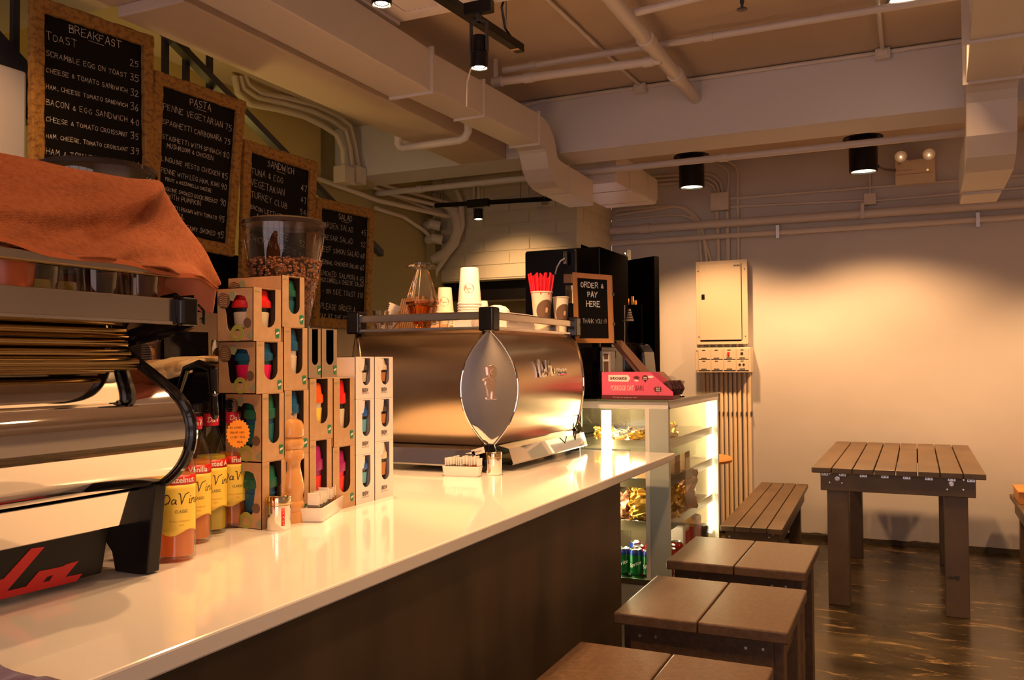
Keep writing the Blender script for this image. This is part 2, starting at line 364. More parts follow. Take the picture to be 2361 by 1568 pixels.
# back wall, dirty along the floor
bw = wallpaint.copy(); bw.name = 'back_wall_paint'; nt = bw.node_tree; b = nt.nodes['Principled BSDF']
src = b.inputs['Base Color'].links[0].from_socket
tc = nt.nodes.new('ShaderNodeTexCoord'); sx = nt.nodes.new('ShaderNodeSeparateXYZ'); nn = nt.nodes.new('ShaderNodeTexNoise'); nn.inputs['Scale'].default_value = 5; nn.inputs['Detail'].default_value = 8
ma = nt.nodes.new('ShaderNodeMath'); ma.operation = 'MULTIPLY_ADD'; ma.inputs[1].default_value = .10; ma.inputs[2].default_value = -.015
sb = nt.nodes.new('ShaderNodeMath'); sb.operation = 'LESS_THAN'; mm = nt.nodes.new('ShaderNodeMixRGB'); mm.inputs['Color2'].default_value = (.09, .065, .04, 1)
nt.links.new(tc.outputs['Object'], sx.inputs[0]); nt.links.new(tc.outputs['Object'], nn.inputs['Vector']); nt.links.new(nn.outputs['Fac'], ma.inputs[0])
nt.links.new(sx.outputs['Z'], sb.inputs[0]); nt.links.new(ma.outputs[0], sb.inputs[1]); nt.links.new(sb.outputs[0], mm.inputs['Fac']); nt.links.new(src, mm.inputs['Color1']); nt.links.new(mm.outputs[0], b.inputs['Base Color'])
struct(MB().box(XBR, XR, YB, YB + .1, 0, ZC).obj('wall_back', bw), 'light grey plaster back wall, stained along the floor', 'wall')
struct(MB().box(XR, XR + .1, YF, YB + .1, 0, ZC).obj('wall_right', wallpaint), 'light plaster wall on the right', 'wall')
m_ = MB().box(XL - .1, XL, YF, YB + .1, 0, ZC)
m_.box(XL, XL + .18, 4.86, 5.0, 2.55, ZC)
struct(m_.obj('wall_left', olivewall), 'olive lit wall behind the stairs and menu boards', 'wall')
# shopfront behind the camera: sill wall, glazing, frame
struct(MB().box(XL, XR, YF - .1, YF, 0, .5).box(XL, XR, YF - .1, YF, 2.5, ZC).obj('wall_front', wallpaint), 'low wall under the shopfront glazing', 'wall')
struct(MB().box(XL, XR, YF - .06, YF - .05, .5, 2.5).obj('window_1', acr), 'shopfront glass', 'window')
m_ = MB()
for x in (-3.5, -2.1, -.75, .6, 1.9): m_.box(x, x + .05, YF - .08, YF - .02, .5, 2.5)
struct(m_.obj('trim_1', darksteel), 'dark shopfront mullions', 'trim')
struct(MB().box(XBR + .01, XR, YB - .012, YB, 0, .035).obj('baseboard_back', mat('dirty_skirting', (.07, .05, .03), .8, bump=((20, 20, 20), .8, .01))), 'dark dirty strip along the foot of the back wall', 'baseboard')
# painted block pier with the kitchen hatch, and its return wall with the doorway
m_ = MB(); HZ = 2.0
m_.box(XL, XBR, YBR, YBR + .14, HZ, ZC).box(-2.52, XBR, YBR, YBR + .14, 0, HZ).box(XL, XBR, YBR, YBR + .14, 0, 1.05)
m_.box(XBR - .14, XBR, YBR + .14, YB, 2.235, ZC)
# raised block faces, in running bond
zc = HZ + .012; row = 0
while zc < ZC:
    h = min(.096, ZC - zc); off = (.11 if row % 2 else -.11); x = XL - .2 + off
    while x < XBR:
        a, c = max(x, XL), min(x + .382, XBR + .003)
        if c - a > .03: m_.box(a, c, YBR - .009, YBR, zc, zc + h - .008)
        x += .39
    y = YBR - .006
    for a, c in (((y, y + .33), (y + .338, YB)) if row % 2 else ((y, y + .14), (y + .148, y + .52), (y + .528, YB))):
        if zc > 2.24: m_.box(XBR, XBR + .006, a, c, zc, zc + h - .008)
    zc += .104; row += 1
zc = .02; row = 0
while zc < HZ:
    h = min(.096, HZ - zc); m_.box(-2.51, XBR + .003, YBR - .006, YBR, zc, zc + h - .008); zc += .104; row += 1
struct(m_.obj('wall_block_pier', brickm, bevel=.003, seg=1), 'painted block wall with a dark kitchen hatch in it', 'wall')
struct(MB().box(XL, XBR - .14, YB - .05, YB + .05, 0, ZC).obj('wall_kitchen', olivewall), 'kitchen wall seen through the hatch', 'wall')
# kitchen hood seen through the hatch
h_ = thing('extractor_hood', 'black extractor hood filling the upper part of the kitchen hatch', 'hood', (-2.95, 6.45, 1.84))
MB().box(XL + .02, -2.45, 6.27, 6.33, 1.85, 2.1).box(XL + .02, -2.45, 6.27, 6.85, 2.1, 2.3).obj('canopy', black, h_)
MB().box(XL + .02, -2.45, 6.265, 6.275, 1.835, 1.85).obj('rim', steel2, h_)
# beams and soffits
YT = 4.79; ZBM = 2.59
struct(MB().box(XL, XR, YT, YT + .32, ZBM, ZC).obj('trim_2', mat('beam_paint', (.60, .56, .56), .7, bump=((6, 6, 6), .2, .004)), bevel=.006), 'wide painted concrete beam crossing the ceiling', 'beam')
struct(MB().box(-2.565, -2.25, 2.2, YT, ZBM, ZC).obj('trim_3', ceilpaint, bevel=.006), 'long painted soffit beam above the menu boards', 'beam')
struct(MB().box(-3.53, -2.25, -.5, 2.2, 2.63, ZC).obj('trim_4', ceilpaint, bevel=.006), 'lower slab soffit at the near end of the long beam', 'beam')
struct(MB().box(XL, -3.45, 6.0, 6.11, 1.95, 2.5).obj('trim_5', olivewall), 'dark stepped nib in the wall corner', 'trim')
# door leaf standing open in front of the back wall
d0 = at(1508, 590, Z=2.1); d1 = at(1424, 604, Z=2.1)
dv = (d0 - d1); dv.z = 0; L = dv.length; dv.normalize(); dn = Vector((-dv.y, dv.x, 0))
fn = pl((d1.x, d1.y, 0), dv, (0, 0, 1), dn)
m_ = MB().prism([(0, .01), (L, .01), (L, 2.1), (0, 2.1)], fn, 0, .045)
dr = struct(m_.obj('door_1', blackmatt, bevel=.003), 'black door leaf standing open beside the electrical panel', 'door')
m_ = MB().tube([fn(.02, 2.13, .0), fn(.12, 2.15, -.02)], .006).box(d1.x + .09, d1.x + .11, d1.y - .05, d1.y - .02, 2.10, 2.18)
m_.obj('door_closer', galv, dr)
struct(MB().box(XBR - .05, XBR + .004, 6.2, 6.26, 0, 2.24).box(XBR - .05, XBR + .004, 6.2, 6.9, 2.18, 2.24).obj('trim_6', blackmatt), 'black door frame in the block pier', 'trim')

# ================================================================== STAIRS behind the boards
st = thing('staircase', 'dark steel staircase rail and stringer running down behind the menu boards', 'stairs', (-2.72, 4.2, 1.2))
def sl(y): return 2.409 - (y - 1.891) * .47
a0, a1 = at(0, 110, X=-2.75), at(75, 175, X=-2.75)
m_ = MB()
def bar(mb, p, q, w, t):  # sloping flat bar in an X plane
    (x, y0, z0), (_, y1, z1) = p, q
    mb.add([(xx, yy, zz) for xx in (x - t, x) for yy, zz in ((y0, z0 - w), (y1, z1 - w), (y1, z1), (y0, z0))], [(0, 1, 2, 3), (7, 6, 5, 4), (0, 4, 5, 1), (1, 5, 6, 2), (2, 6, 7, 3), (3, 7, 4, 0)])
b0, b1 = at(425, 100, X=-2.75), at(668, 352, X=-2.75)
sl_ = (b1.z - b0.z) / (b1.y - b0.y)
bar(m_, (b0.x, b0.y - .2, b0.z - .2 * sl_), (b0.x, b0.y + 1.5, b0.z + 1.5 * sl_), .035, .04)
m_.obj('handrail', darksteel, st)
m_ = MB(); c0, c1 = at(0, 70, X=-2.75), at(60, 122, X=-2.75); s2 = -.72
bar(m_, (c0.x, c0.y - .3, c0.z + .3 * .72), (c0.x, c0.y + 1.95, c0.z - 1.95 * .72), .16, .05)
m_.obj('stringer', darksteel, st)
for px in (38, 385, 433, 487):
    p = at(px, 120, X=-2.79)
    MB().box(p.x - .02, p.x, p.y - .012, p.y + .012, max(1.2, 2.62 - (p.y - 1.75) * .95 - .4), ZC).obj('baluster', darksteel, st)
for i in range(9):
    y = 1.5 + i * .27; z = 2.45 - i * .2
    if z < 1.5: break
    MB().box(-3.5, -2.8, y, y + .29, z - .05, z).obj('tread', mat('stair_concrete', (.3, .25, .15), .8), st)
props(MB().box(-3.5, -3.52, .6, 4.6, 1.6, ZC).obj('stair_wall_panel', yellowwall), 'yellow painted wall panel behind the stair balusters', 'wall panel')
# plastered pier at the far left edge
struct(MB().box(-3.0, -2.69, .9, at(62, 300, X=-2.69).y, 0, at(60, 165, X=-2.69).z).obj('wall_low_pier', wallpaint, bevel=.01), 'pale plaster pier at the left edge beside the first menu board', 'wall')
# ================================================================== CHALK MENU BOARDS
XBD = -2.62
def board(px, title, lines, label, lead=.088, tj=11):
    """px = four photo corners (tl, tr, br, bl) of the outer frame on the board plane"""
    P4 = [at(x, y, X=XBD) for x, y in px]
    c = (P4[0] + P4[1] + P4[2] + P4[3]) / 4
    o = thing('menu_chalkboard', label, 'chalkboard', (XBD, c.y, min(p.z for p in P4)), 'chalkboard menus hung in a descending row')
    tl, tr, br, bl = P4
    def fn(u, v, d=0.):
        p = (bl * (1 - u) + br * u) * (1 - v) + (tl * (1 - u) + tr * u) * v; return Vector((p.x + d, p.y, p.z))
    wd_ = (tr - tl).length; hg = (tl - bl).length; fu = .046 / wd_; fv = .046 / hg
    MB().prism([(.03, .03), (.97, .03), (.97, .97), (.03, .97)], fn, -.01, .004).obj('slate', slate, o)
    m_ = MB()
    r_ = random.Random(tj)
    for (u0, v0, u1, v1) in ((0, 1 - fv * .5, 1, 1 - fv * .5), (0, fv * .5, 1, fv * .5), (fu * .5, 0, fu * .5, 1), (1 - fu * .5, 0, 1 - fu * .5, 1)):
        n = 30; rg_ = []; hor = abs(v1 - v0) < abs(u1 - u0)
        for i in range(n + 1):
            t = i / n; cu_, cv_ = u0 + (u1 - u0) * t, v0 + (v1 - v0) * t; k1 = r_.uniform(.92, 1.06); k2 = r_.uniform(.90, 1.08)
            ring = []
            for a_, b_ in ((-1, -.2), (-1, .8), (-.75, 1), (.75, 1), (1, .8), (1, -.2)):
                q = a_ * .023 * (k1 if a_ < 0 else k2)
                ring.append(fn(cu_ + (0 if hor else q / wd_), cv_ + (q / hg if hor else 0), .004 + b_ * .020 * r_.uniform(.93, 1.06)))
            rg_.append(ring + ring[:1])
        m_.grid(rg_, False); m_.add(rg_[0][:6], [(0, 1, 2, 3, 4, 5)]); m_.add(rg_[-1][:6], [(5, 4, 3, 2, 1, 0)])
    m_.obj('burlap_frame', burlap, o)
    # writing
    m_ = MB(); hs = .030 / hg; ix0 = fu * 1.35; pr = 1 - fu * 2.1
    def w(text, u, v, h, th=.0017, ctr=False, j=.3):
        t = strokes(text, h, th, j, r_)
        L = t[2]; u_ = u - L / wd_ / 2 if ctr else u
        m_.add([fn(u_ + a / wd_, v + b_ / hg, .0055) for a, b_ in t[0]], t[1])
        return L
    w(title, .52, 1 - fv - .036 / hg, .027, .0022, True)
    m_.add([fn(a, b_, .0055) for a, b_ in ((.45, 1 - fv - .043 / hg), (.58, 1 - fv - .044 / hg), (.58, 1 - fv - .0455 / hg), (.45, 1 - fv - .044 / hg))], [(0, 1, 2, 3)]); m_.obj('chalk_heading', chalk, o)
    v00 = lines[0][0]; sh = 1 - fv - lead / hg - v00
    for (v, text, price, ind) in lines:
        v += sh; m_ = MB()
        # shrink long lines to fit the slate
        h = .026; t = strokes(text, h, .002, .3, random.Random(1)); maxw = (pr - ix0 - ind - (.02 if price else -.08)) * wd_; h = .019 if ind and len(lines) > 9 else h
        if t[2] > maxw: h *= maxw / t[2]
        w(text, ix0 + ind, v, h, .0017)
        if price: w(price, pr, v - .006, .025, .0019)
        m_.obj('chalk_line', chalk, o)
    return o
def rows(v0, dv_, items, lead=.0):
    out = []; v = v0
    for it in items:
        out.append((v, it[0], it[1] if len(it) > 1 else '', it[2] if len(it) > 2 else 0)); v -= it[3] if len(it) > 3 else dv_
    return out
def ext(p, q, t): return (p[0] + (q[0] - p[0]) * t, p[1] + (q[1] - p[1]) * t)
board(((64, -12), (345, 86), (350, 560), (64, 548)), 'BREAKFAST', rows(.855, .069, [('TOAST', '25'), ('SCRAMBLE EGG ON TOAST', '35'), ('CHEESE & TOMATO SANDWICH', '32'), ('HAM, CHEESE TOMATO SANDWICH', '36'), ('BACON & EGG SANDWICH', '40'), ('CHEESE & TOMATO CROISSANT', '35'), ('HAM. CHEESE. TOMATO CROISSANT', '39'), ('HAM & TOMATO OMELETE', '44'), ('SMOKED SALMON & CREAM', '44'), ('PANCAKE', '42')]),
      'tallest chalkboard menu headed BREAKFAST in a burlap frame, leftmost of the four', .084)
board(((348, 163), (559, 236), (531, 592), (336, 552)), 'PASTA', rows(.835, .088, [('PENNE VEGETARIAN', '75'), ('SPAGHETTI CARBONARA', '75'), ('STAGHETTI WITH SPINACH', '80', 0, .045), ('MUSHROOM & CHICKEN', '', .05), ('LINGUINE PESTO CHICKEN', '85', 0, .07), ('PENNE WITH LEG HAM, KIWI', '90', 0, .042), ('FRUIT & MOZZARELLA CHEESE', '', .05, .06), ('LINGUINE SMOKED DUCK BREAST', '90', 0, .042), ('WITH PUMPKIN', '', .08, .06), ('SPAGHETTI PRAWN WITH TOMATO', '95', 0, .042), ('& BASIL', '', .08, .06), ('LINGUINE CREAMY SMOKED', '95', 0, .042), ('SALMON', '', .06, .06), ('PENNE SMOKED SALMON', '99', 0, .042), ('CAPER & CHERRY TOMATO', '', .06)]),
      'chalkboard menu headed PASTA in a burlap frame, second from the left', tj=5)
board(((556, 322), (724, 374), (714, 700), (548, 640)), 'SANDWICH', rows(.82, .085, [('TUNA & EGG', '47'), ('VEGETARIAN', '47'), ('TURKEY CLUB', '54'), ('BACON LETTUCE TOMATO', '58', 0, .055), ('& AVOCADO', '', .08), ('HAM & CHEESE', '52'), ('CHICKEN & PESTO', '56')]),
      'chalkboard menu headed SANDWICH in a burlap frame, partly behind the bean hopper', tj=9)
board(((722, 455), (858, 485), (846, 764), (716, 752)), 'SALAD', rows(.80, .096, [('GARDEN SALAD', '45'), ('CAESAR SALAD', '52'), ('BEEF SIMON SALAD', '60'), ('HERBAL CHICKEN SALAD', '60'), ('SMOKED SALMON &', '65', 0, .045), ('MOZZARELLA CHEESE SALAD', '', .0, .09), ('- ON SIDE TOAST $10', '', .04, .12), ('PLEASE ORDER &', '', .02, .075), ('PAY AT THE COUNTER...', '', 0)]),
      'lowest chalkboard menu headed SALAD with PLEASE ORDER & PAY AT THE COUNTER', tj=3)

# ================================================================== DUCTS AND PIPES
def flange(par, x0, x1, y, z0, z1, t=.012, g=.012, nm='flange'): MB().box(x0 - g, x1 + g, y - t / 2, y + t / 2, z0 - g, z1 + g).obj(nm, ductpaint, par)
def ribbon_profile(c, w):
    """offset a centre line (y, z) both ways to a closed outline"""
    up, dn = [], []
    for i, p in enumerate(c):
        a, b_ = c[max(i - 1, 0)], c[min(i + 1, len(c) - 1)]; t = Vector((b_[0] - a[0], b_[1] - a[1])).normalized()
        up.append((p[0] - t.y * w, p[1] + t.x * w)); dn.append((p[0] + t.y * w, p[1] - t.x * w))
    return up + dn[::-1]
def scurve(y0, z0, y1, z1, n=14):
    # smooth S: ease in z, steep in the middle
    return [(y0 + (y1 - y0) * (t + .0), z0 + (z1 - z0) * (t * t * t * (t * (6 * t - 15) + 10))) for t in [i / n for i in range(n + 1)]]
o = thing('air_duct', 'painted rectangular air duct above the counter that dips under the beam', 'duct', (-1.94, 3.0, 2.6))
zb, zt = 2.56, 2.725
m_ = MB()
def seg(mb, y0, y1, xr0, xr1, w, z0, z1):
    mb.add([(xr0 - w, y0, z0), (xr0, y0, z0), (xr0, y0, z1), (xr0 - w, y0, z1), (xr1 - w, y1, z0), (xr1, y1, z0), (xr1, y1, z1), (xr1 - w, y1, z1)],
           [(0, 1, 2, 3), (7, 6, 5, 4), (0, 4, 5, 1), (1, 5, 6, 2), (2, 6, 7, 3), (3, 7, 4, 0)])
seg(m_, .2, 3.31, -1.90, -1.92, .21, zb - .012, zt + .01); seg(m_, 3.31, 4.40, -1.92, -1.87, .165, zb, zt)
m_.obj('straight_section', ductpaint, o, bevel=.003)
flange(o, -2.125, -1.918, 3.31, zb - .012, zt + .01); flange(o, -2.05, -1.90, 3.78, zb, zt, .008); flange(o, -2.035, -1.872, 4.40, zb, zt)
c = [(4.40, 2.642)] + [(4.47, 2.64), (4.53, 2.625), (4.575, 2.59), (4.60, 2.545), (4.62, 2.50), (4.66, 2.465), (4.72, 2.45), (4.80, 2.445), (5.30, 2.44)]
fn = lambda u, v, d: Vector((d, u, v))
MB().prism(ribbon_profile(c, .081), fn, -2.037, -1.872).obj('bend', ductpaint, o)
flange(o, -2.037, -1.872, 4.86, 2.364, 2.526, .008, .004, 'seam')
o = thing('air_duct', 'painted duct stub beyond the beam beside the left downlight', 'duct', (-1.85, 5.9, 2.5))
x0 = at(1515, 430, Y=6.3).x
m_ = MB(); m_.prism([(5.32, 2.50), (6.2, 2.50), (6.27, 2.52), (6.31, 2.56), (6.31, 2.70), (5.32, 2.70)], fn, x0 - .36, x0); m_.obj('section', ductpaint, o, bevel=.003)
for y in (5.6, 6.05): MB().box(x0 - .365, x0 + .004, y, y + .01, 2.496, 2.704).obj('seam', ductpaint, o)
o = thing('air_duct', 'painted duct at the right of the photo that drops under the beam', 'duct', (.33, 3.6, 2.6))
m_ = MB(); seg(m_, .8, 4.42, .36, .445, .215, 2.605, 2.80); m_.obj('straight_section', ductpaint, o, bevel=.003)
flange(o, .228, .447, 4.42, 2.605, 2.80); flange(o, .20, .42, 3.85, 2.605, 2.80, .008)
c = [(4.42, 2.70), (4.50, 2.69), (4.58, 2.65), (4.63, 2.58), (4.65, 2.50), (4.665, 2.43), (4.70, 2.38), (4.78, 2.35), (5.3, 2.345)]
MB().prism(ribbon_profile(c, .09), fn, .236, .443).obj('bend', ductpaint, o)
MB().box(.245, .434, 5.3, 5.6, 2.24, 2.44).obj('far_section', ductpaint, o, bevel=.004)

def pipe(pts, r, label, group, name='pipe', cat='pipe', m=None, n=12, clips=(), parent=None):
    mb = MB().tube(pts, r, n)
    for t in clips: # short sleeves
        a, b_ = Vector(pts[0]), Vector(pts[-1]); p = a.lerp(b_, t); d = (b_ - a).normalized() * r * 1.2
        mb.tube([p - d, p + d], r * 1.22, n)
    if parent: return mb.obj(name, m or pipepaint, parent)
    return props(mb.obj(name, m or pipepaint), label, cat, group)
G1 = 'painted pipes under the ceiling'
y1 = at(1325, 165, Z=2.80).y
a, b_ = at(1140, 190, Y=y1), at(1525, 138, Y=y1)
pipe([a, b_], .022, 'thick painted pipe under the ceiling, ending in a collar at the diagonal pipe', G1, clips=(.02, .22, .93))
props(MB().box(a.x + .0, a.x + .018, y1 - .01, y1 + .01, a.z, ZC).obj('pipe_hanger', pipepaint), 'short hanger strap at the left end of the thick pipe', 'hanger')
y2 = at(1640, 84, Z=ZC - .05).y; a, b2 = at(1160, 163, Y=y2), at(2225, -16, Y=y2); a.z = b2.z = ZC - .05
pipe([a, b2], .017, 'long thin painted pipe crossing the whole ceiling in front of the beam', G1, clips=(.08, .5))
e = at(1603, 226, Y=YT); pipe([(e.x, e.y + .01, e.z), (e.x, 1.2, e.z)], .034, 'thick drain pipe running into the beam face', G1, clips=(.12, .27))
yp = y1 - .02; q = at(1450, 15, Y=3.6); pipe([(e.x, 3.55, e.z + .02), at(1900, -75, Y=3.55)], .017, 'thin branch pipe leaving the thick drain pipe at the top edge', G1)
a, b_ = at(865, 447, Y=5.28), at(2223, 306, Y=5.28)
pipe([a, b_], .021, 'painted pipe running just behind the beam past both black downlights', G1, clips=(.1, .66))
# conduit along the top of the beam face, with two boxes
yb = YT - .012
pts = [Vector((p.x, p.y, min(p.z, ZC - .016))) for p in (at(1185, 250, Y=yb), at(1240, 232, Y=yb), at(1330, 210, Y=yb), at(1470, 195, Y=yb), at(2222, 86, Y=yb))]
pipe(pts, .011, 'thin conduit fixed along the top of the beam face', G1)
for px, py, l in ((1478, 181, 'small painted junction box at the left end of the beam face'), (2035, 97, 'small painted junction box on the beam face near the right duct')):
    p = at(px, py, Y=yb); p.z = min(p.z, ZC - .030); bx = MB().box(p.x - .035, p.x + .035, YT - .05, YT, p.z - .026, p.z + .026).box(p.x - .026, p.x + .026, YT - .056, YT - .05, p.z - .018, p.z + .018).obj('junction_box', pipepaint, bevel=.003)
    props(bx, l, 'junction box')
    pipe([(p.x, YT - .03, p.z + .02), (p.x, YT - .2, ZC - .02), (p.x + (.0 if px > 1500 else -.05), 1.5, ZC - .02)], .010, 'thin conduit running along the ceiling to the ' + ('right' if px > 1500 else 'left') + ' beam box', G1)
# elbow pipe hanging under the long beam
z = 2.53; a = at(930, 342, Z=z); b_ = at(1068, 322, Z=z)
pts = [(a.x - .03, a.y, ZBM + .05), (a.x - .035, a.y, z + .03), (a.x - .02, a.y, z + .008), (a.x, a.y, z), (b_.x - .02, b_.y, z), (b_.x + .01, b_.y, z + .01), (b_.x + .03, b_.y, z + .04), (b_.x + .03, b_.y, ZBM + .05)]
pipe(pts, .021, 'U-shaped painted pipe hanging under the long beam', G1)
# back wall pipes
yw = YB - .045
for ya, yb_, r, l in (((526, 457 + 11), None, .034, 'thickest horizontal pipe on the back wall'), ((554, 499), None, .022, 'lower horizontal pipe on the back wall with clamp straps')):
    a = at(1408, ya[0] + 7, Y=yw); b_ = at(2361, ya[1], Y=yw); d = (b_ - a) * 1.25
    pipe([a, a + d], r, l, 'pipes on the back wall', clips=(.08,) if r > .03 else (.12,))
a = at(1685, 458, Y=yw + .02); b_ = at(2361, 404, Y=yw + .02); pipe([a, a + (b_ - a) * 1.2], .011, 'upper thin conduit leaving the square box to the right', 'pipes on the back wall')
a = at(1685, 477, Y=yw + .02); b_ = at(1993, 462, Y=yw + .02); pipe([a, b_], .011, 'lower thin conduit between the two wall boxes', 'pipes on the back wall')
a = at(2018, 463, Y=yw + .02); b_ = at(2361, 433, Y=yw + .02); pipe([a, a + (b_ - a) * 1.2], .009, 'thin conduit running right from the small wall box', 'pipes on the back wall')
a = at(2006, 448, Y=yw + .02); pipe([a, (a.x, a.y, ZC)], .009, 'thin conduit rising from the small wall box to the ceiling', 'pipes on the back wall')
for px, py, s_, l in ((1660, 466, .072, 'square painted junction box above the electrical panel'), (2006, 460, .042, 'small square junction box under the right downlight')):
    p = at(px, py, Y=yw); b0 = thing('junction_box', l, 'junction box', (p.x, yw, p.z - s_))
    MB().box(p.x - s_, p.x + s_, yw - .03, YB, p.z - s_ * .95, p.z + s_).obj('box', pipewarm, b0, bevel=.003)
    MB().box(p.x - s_ * .96, p.x + s_ * .96, yw - .036, yw - .03, p.z - s_ * .9, p.z + s_ * .95).obj('lid', pipewarm, b0, bevel=.002)
for px, py in ((1794, 535), (2254, 508)):
    p = at(px, py, Y=yw)
    props(MB().box(p.x - .012, p.x + .012, yw - .03, yw - .02, p.z - .05, p.z + .05).box(p.x - .012, p.x + .012, yw - .02, YB, p.z + .04, p.z + .05).box(p.x - .012, p.x + .012, yw - .02, YB, p.z - .05, p.z - .04).obj('pipe_clamp', galv), 'flat clamp strap holding the lower wall pipe, ' + ('left one' if px < 2000 else 'right one'), 'clamp')
p = at(1989, 487, Y=yw); props(MB().box(p.x - .012, p.x + .012, yw - .042, yw - .034, p.z - .06, p.z + .06).obj('pipe_clamp', pipepaint), 'flat clamp strap holding the thickest wall pipe', 'clamp')
G2 = 'conduits above the electrical panel'
def wallpath(pp, y=None): return [at(x, y_, Y=y or (YB - .022)) for x, y_ in pp]
for pp, r in (([(1657, 605), (1654, 500), (1652, 488)], .017), ([(1679, 605), (1677, 500), (1676, 488)], .017), ([(1702, 605), (1701, 400), (1696, 385), (1680, 372), (1655, 362), (1620, 352)], .012),
              ([(1617, 605), (1613, 545), (1606, 515), (1590, 490), (1565, 477), (1535, 475), (1420, 486)], .012), ([(1630, 605), (1624, 560), (1618, 520), (1600, 495), (1580, 480), (1555, 476), (1530, 480), (1420, 496)], .014), ([(1640, 605), (1630, 570), (1612, 520), (1595, 504), (1575, 497), (1540, 496), (1420, 508)], .011),
              ([(1652, 447), (1645, 430), (1630, 420), (1612, 418), (1490, 428)], .011), ([(1659, 447), (1652, 424), (1636, 412), (1615, 409), (1490, 418)], .011), ([(1667, 447), (1661, 420), (1645, 404), (1620, 400), (1490, 408)], .011), ([(1676, 447), (1681, 410), (1678, 395), (1665, 383), (1640, 372), (1600, 362)], .010)):
    pipe(wallpath(pp), r, 'thin painted conduit bending across the back wall above the electrical panel', G2, name='conduit', cat='conduit', m=pipewarm, n=8)
G3 = 'conduits below the switch panel'
for i in range(11):
    px = 1622 + i * 10.3 + (0, -1, -3, -1, 0, 0, 0, 0, 0, 2, 2)[i]; p = at(px, 880, Y=YB - .03)
    o = pipe([(p.x, YB - .03, .02), (p.x, YB - .03, 1.235), (p.x, YB - .025, 1.26)], .0145, 'thin vertical beige conduit dropping from the switch panel to the floor', G3, name='conduit', cat='conduit', m=sidebeige, n=10)
    zc = at(px, 952, Y=YB - .03).z; MB().box(p.x + .013, p.x + .019, YB - .05, YB, zc - .022, zc + .01).obj('saddle', darksteel, o)
for i in range(7):
    p = at(1620 + i * 16, 795, Y=YB - .02)
    pipe([(p.x, YB - .02, 1.44), (p.x, YB - .02, 1.50)], .012, 'short conduit between the electrical panel and the switch panel', 'short conduits between the two wall panels', name='conduit', cat='conduit', m=pipewarm, n=8)
# left wall conduits and boxes
G4 = 'conduits on the olive wall'
for k, pp in enumerate(([(540, 175), (548, 215), (575, 240), (640, 252), (700, 268), (745, 290), (775, 310), (790, 345), (792, 400)], [(552, 175), (560, 205), (590, 225), (650, 238), (715, 255), (765, 278), (795, 300), (806, 340), (814, 400)], [(562, 172), (572, 195), (600, 215), (660, 226), (725, 243), (780, 268), (806, 290), (818, 335), (828, 395)])):
    pipe([at(x, y, X=XL + .19 + .02) for x, y in pp], .018, 'conduit curving down the olive wall into the twin boxes', G4, name='conduit', cat='conduit', m=pipewarm, n=10)
for px, l in ((795, 'left of the two small boxes where the wall conduits end'), (822, 'right of the two small boxes where the wall conduits end')):
    p = at(px, 405, X=XL + .22); props(MB().box(XL + .17, XL + .26, p.y - .055, p.y + .055, p.z - .055, p.z + .055).obj('junction_box', pipewarm, bevel=.003), l, 'junction box')
for pp, r in (([(725, 408), (870, 462), (1048, 502)], .018), ([(845, 425), (900, 448), (1060, 485)], .014), ([(860, 420), (930, 440), (1050, 472)], .013), ([(866, 480), (930, 500), (975, 530), (1010, 562)], .016), ([(900, 448), (960, 470), (1040, 500)], .012)):
    pipe([at(x, y, X=XL + .03) if x < 1000 else at(x, y, Y=YBR - .05) for x, y in pp], r, 'painted conduit running along the top of the olive wall', G4, name='conduit', cat='conduit', m=pipewarm, n=10)
for pp, r, l in (([(1035, 475), (1052, 500), (1056, 530), (1046, 560), (1025, 585), (1000, 600)], .045, 'fat painted hose curving down in the corner by the block wall'), ([(1052, 440), (1063, 465), (1066, 520), (1055, 550), (1030, 590), (1005, 625), (998, 660)], .022, 'thin painted hose curving down beside the fat one')):
    pipe([at(x, y, Y=YBR - .08) for x, y in pp], r, l, None, name='hose', cat='hose', m=pipewarm)
for px, py, l in ((1000, 520, 'upper painted cable loop in the wall corner'), (1005, 552, 'lower painted cable loop in the wall corner')):
    p = at(px, py, Y=YBR - .12); pipe([(p.x - .07, p.y, p.z), (p.x, p.y - .03, p.z + .005), (p.x + .06, p.y, p.z - .01)], .04, l, None, name='pipe_stub', cat='pipe', m=pipewarm)
for px in (1093, 1103):
    pipe([at(px, 420, Y=YBR - .02), at(px, 480, Y=YBR - .02)], .014, 'short vertical conduit on the block wall above the black track', 'pair of conduits on the block wall', name='conduit', cat='conduit', m=pipewarm, n=8)
# sprinkler head
p = at(1711, 22, Z=2.82); o = thing('sprinkler', 'small dark sprinkler head hanging from the ceiling at the top edge', 'sprinkler', (p.x, p.y, 2.82))
MB().tube([(p.x, p.y, ZC), (p.x, p.y, 2.845)], .009, 8).obj('stem', darksteel, o); MB().lathe([(.001, 2.815), (.022, 2.818), (.022, 2.822), (.006, 2.83), (.006, 2.845)], (p.x, p.y, 0), 14).obj('deflector', darksteel, o)

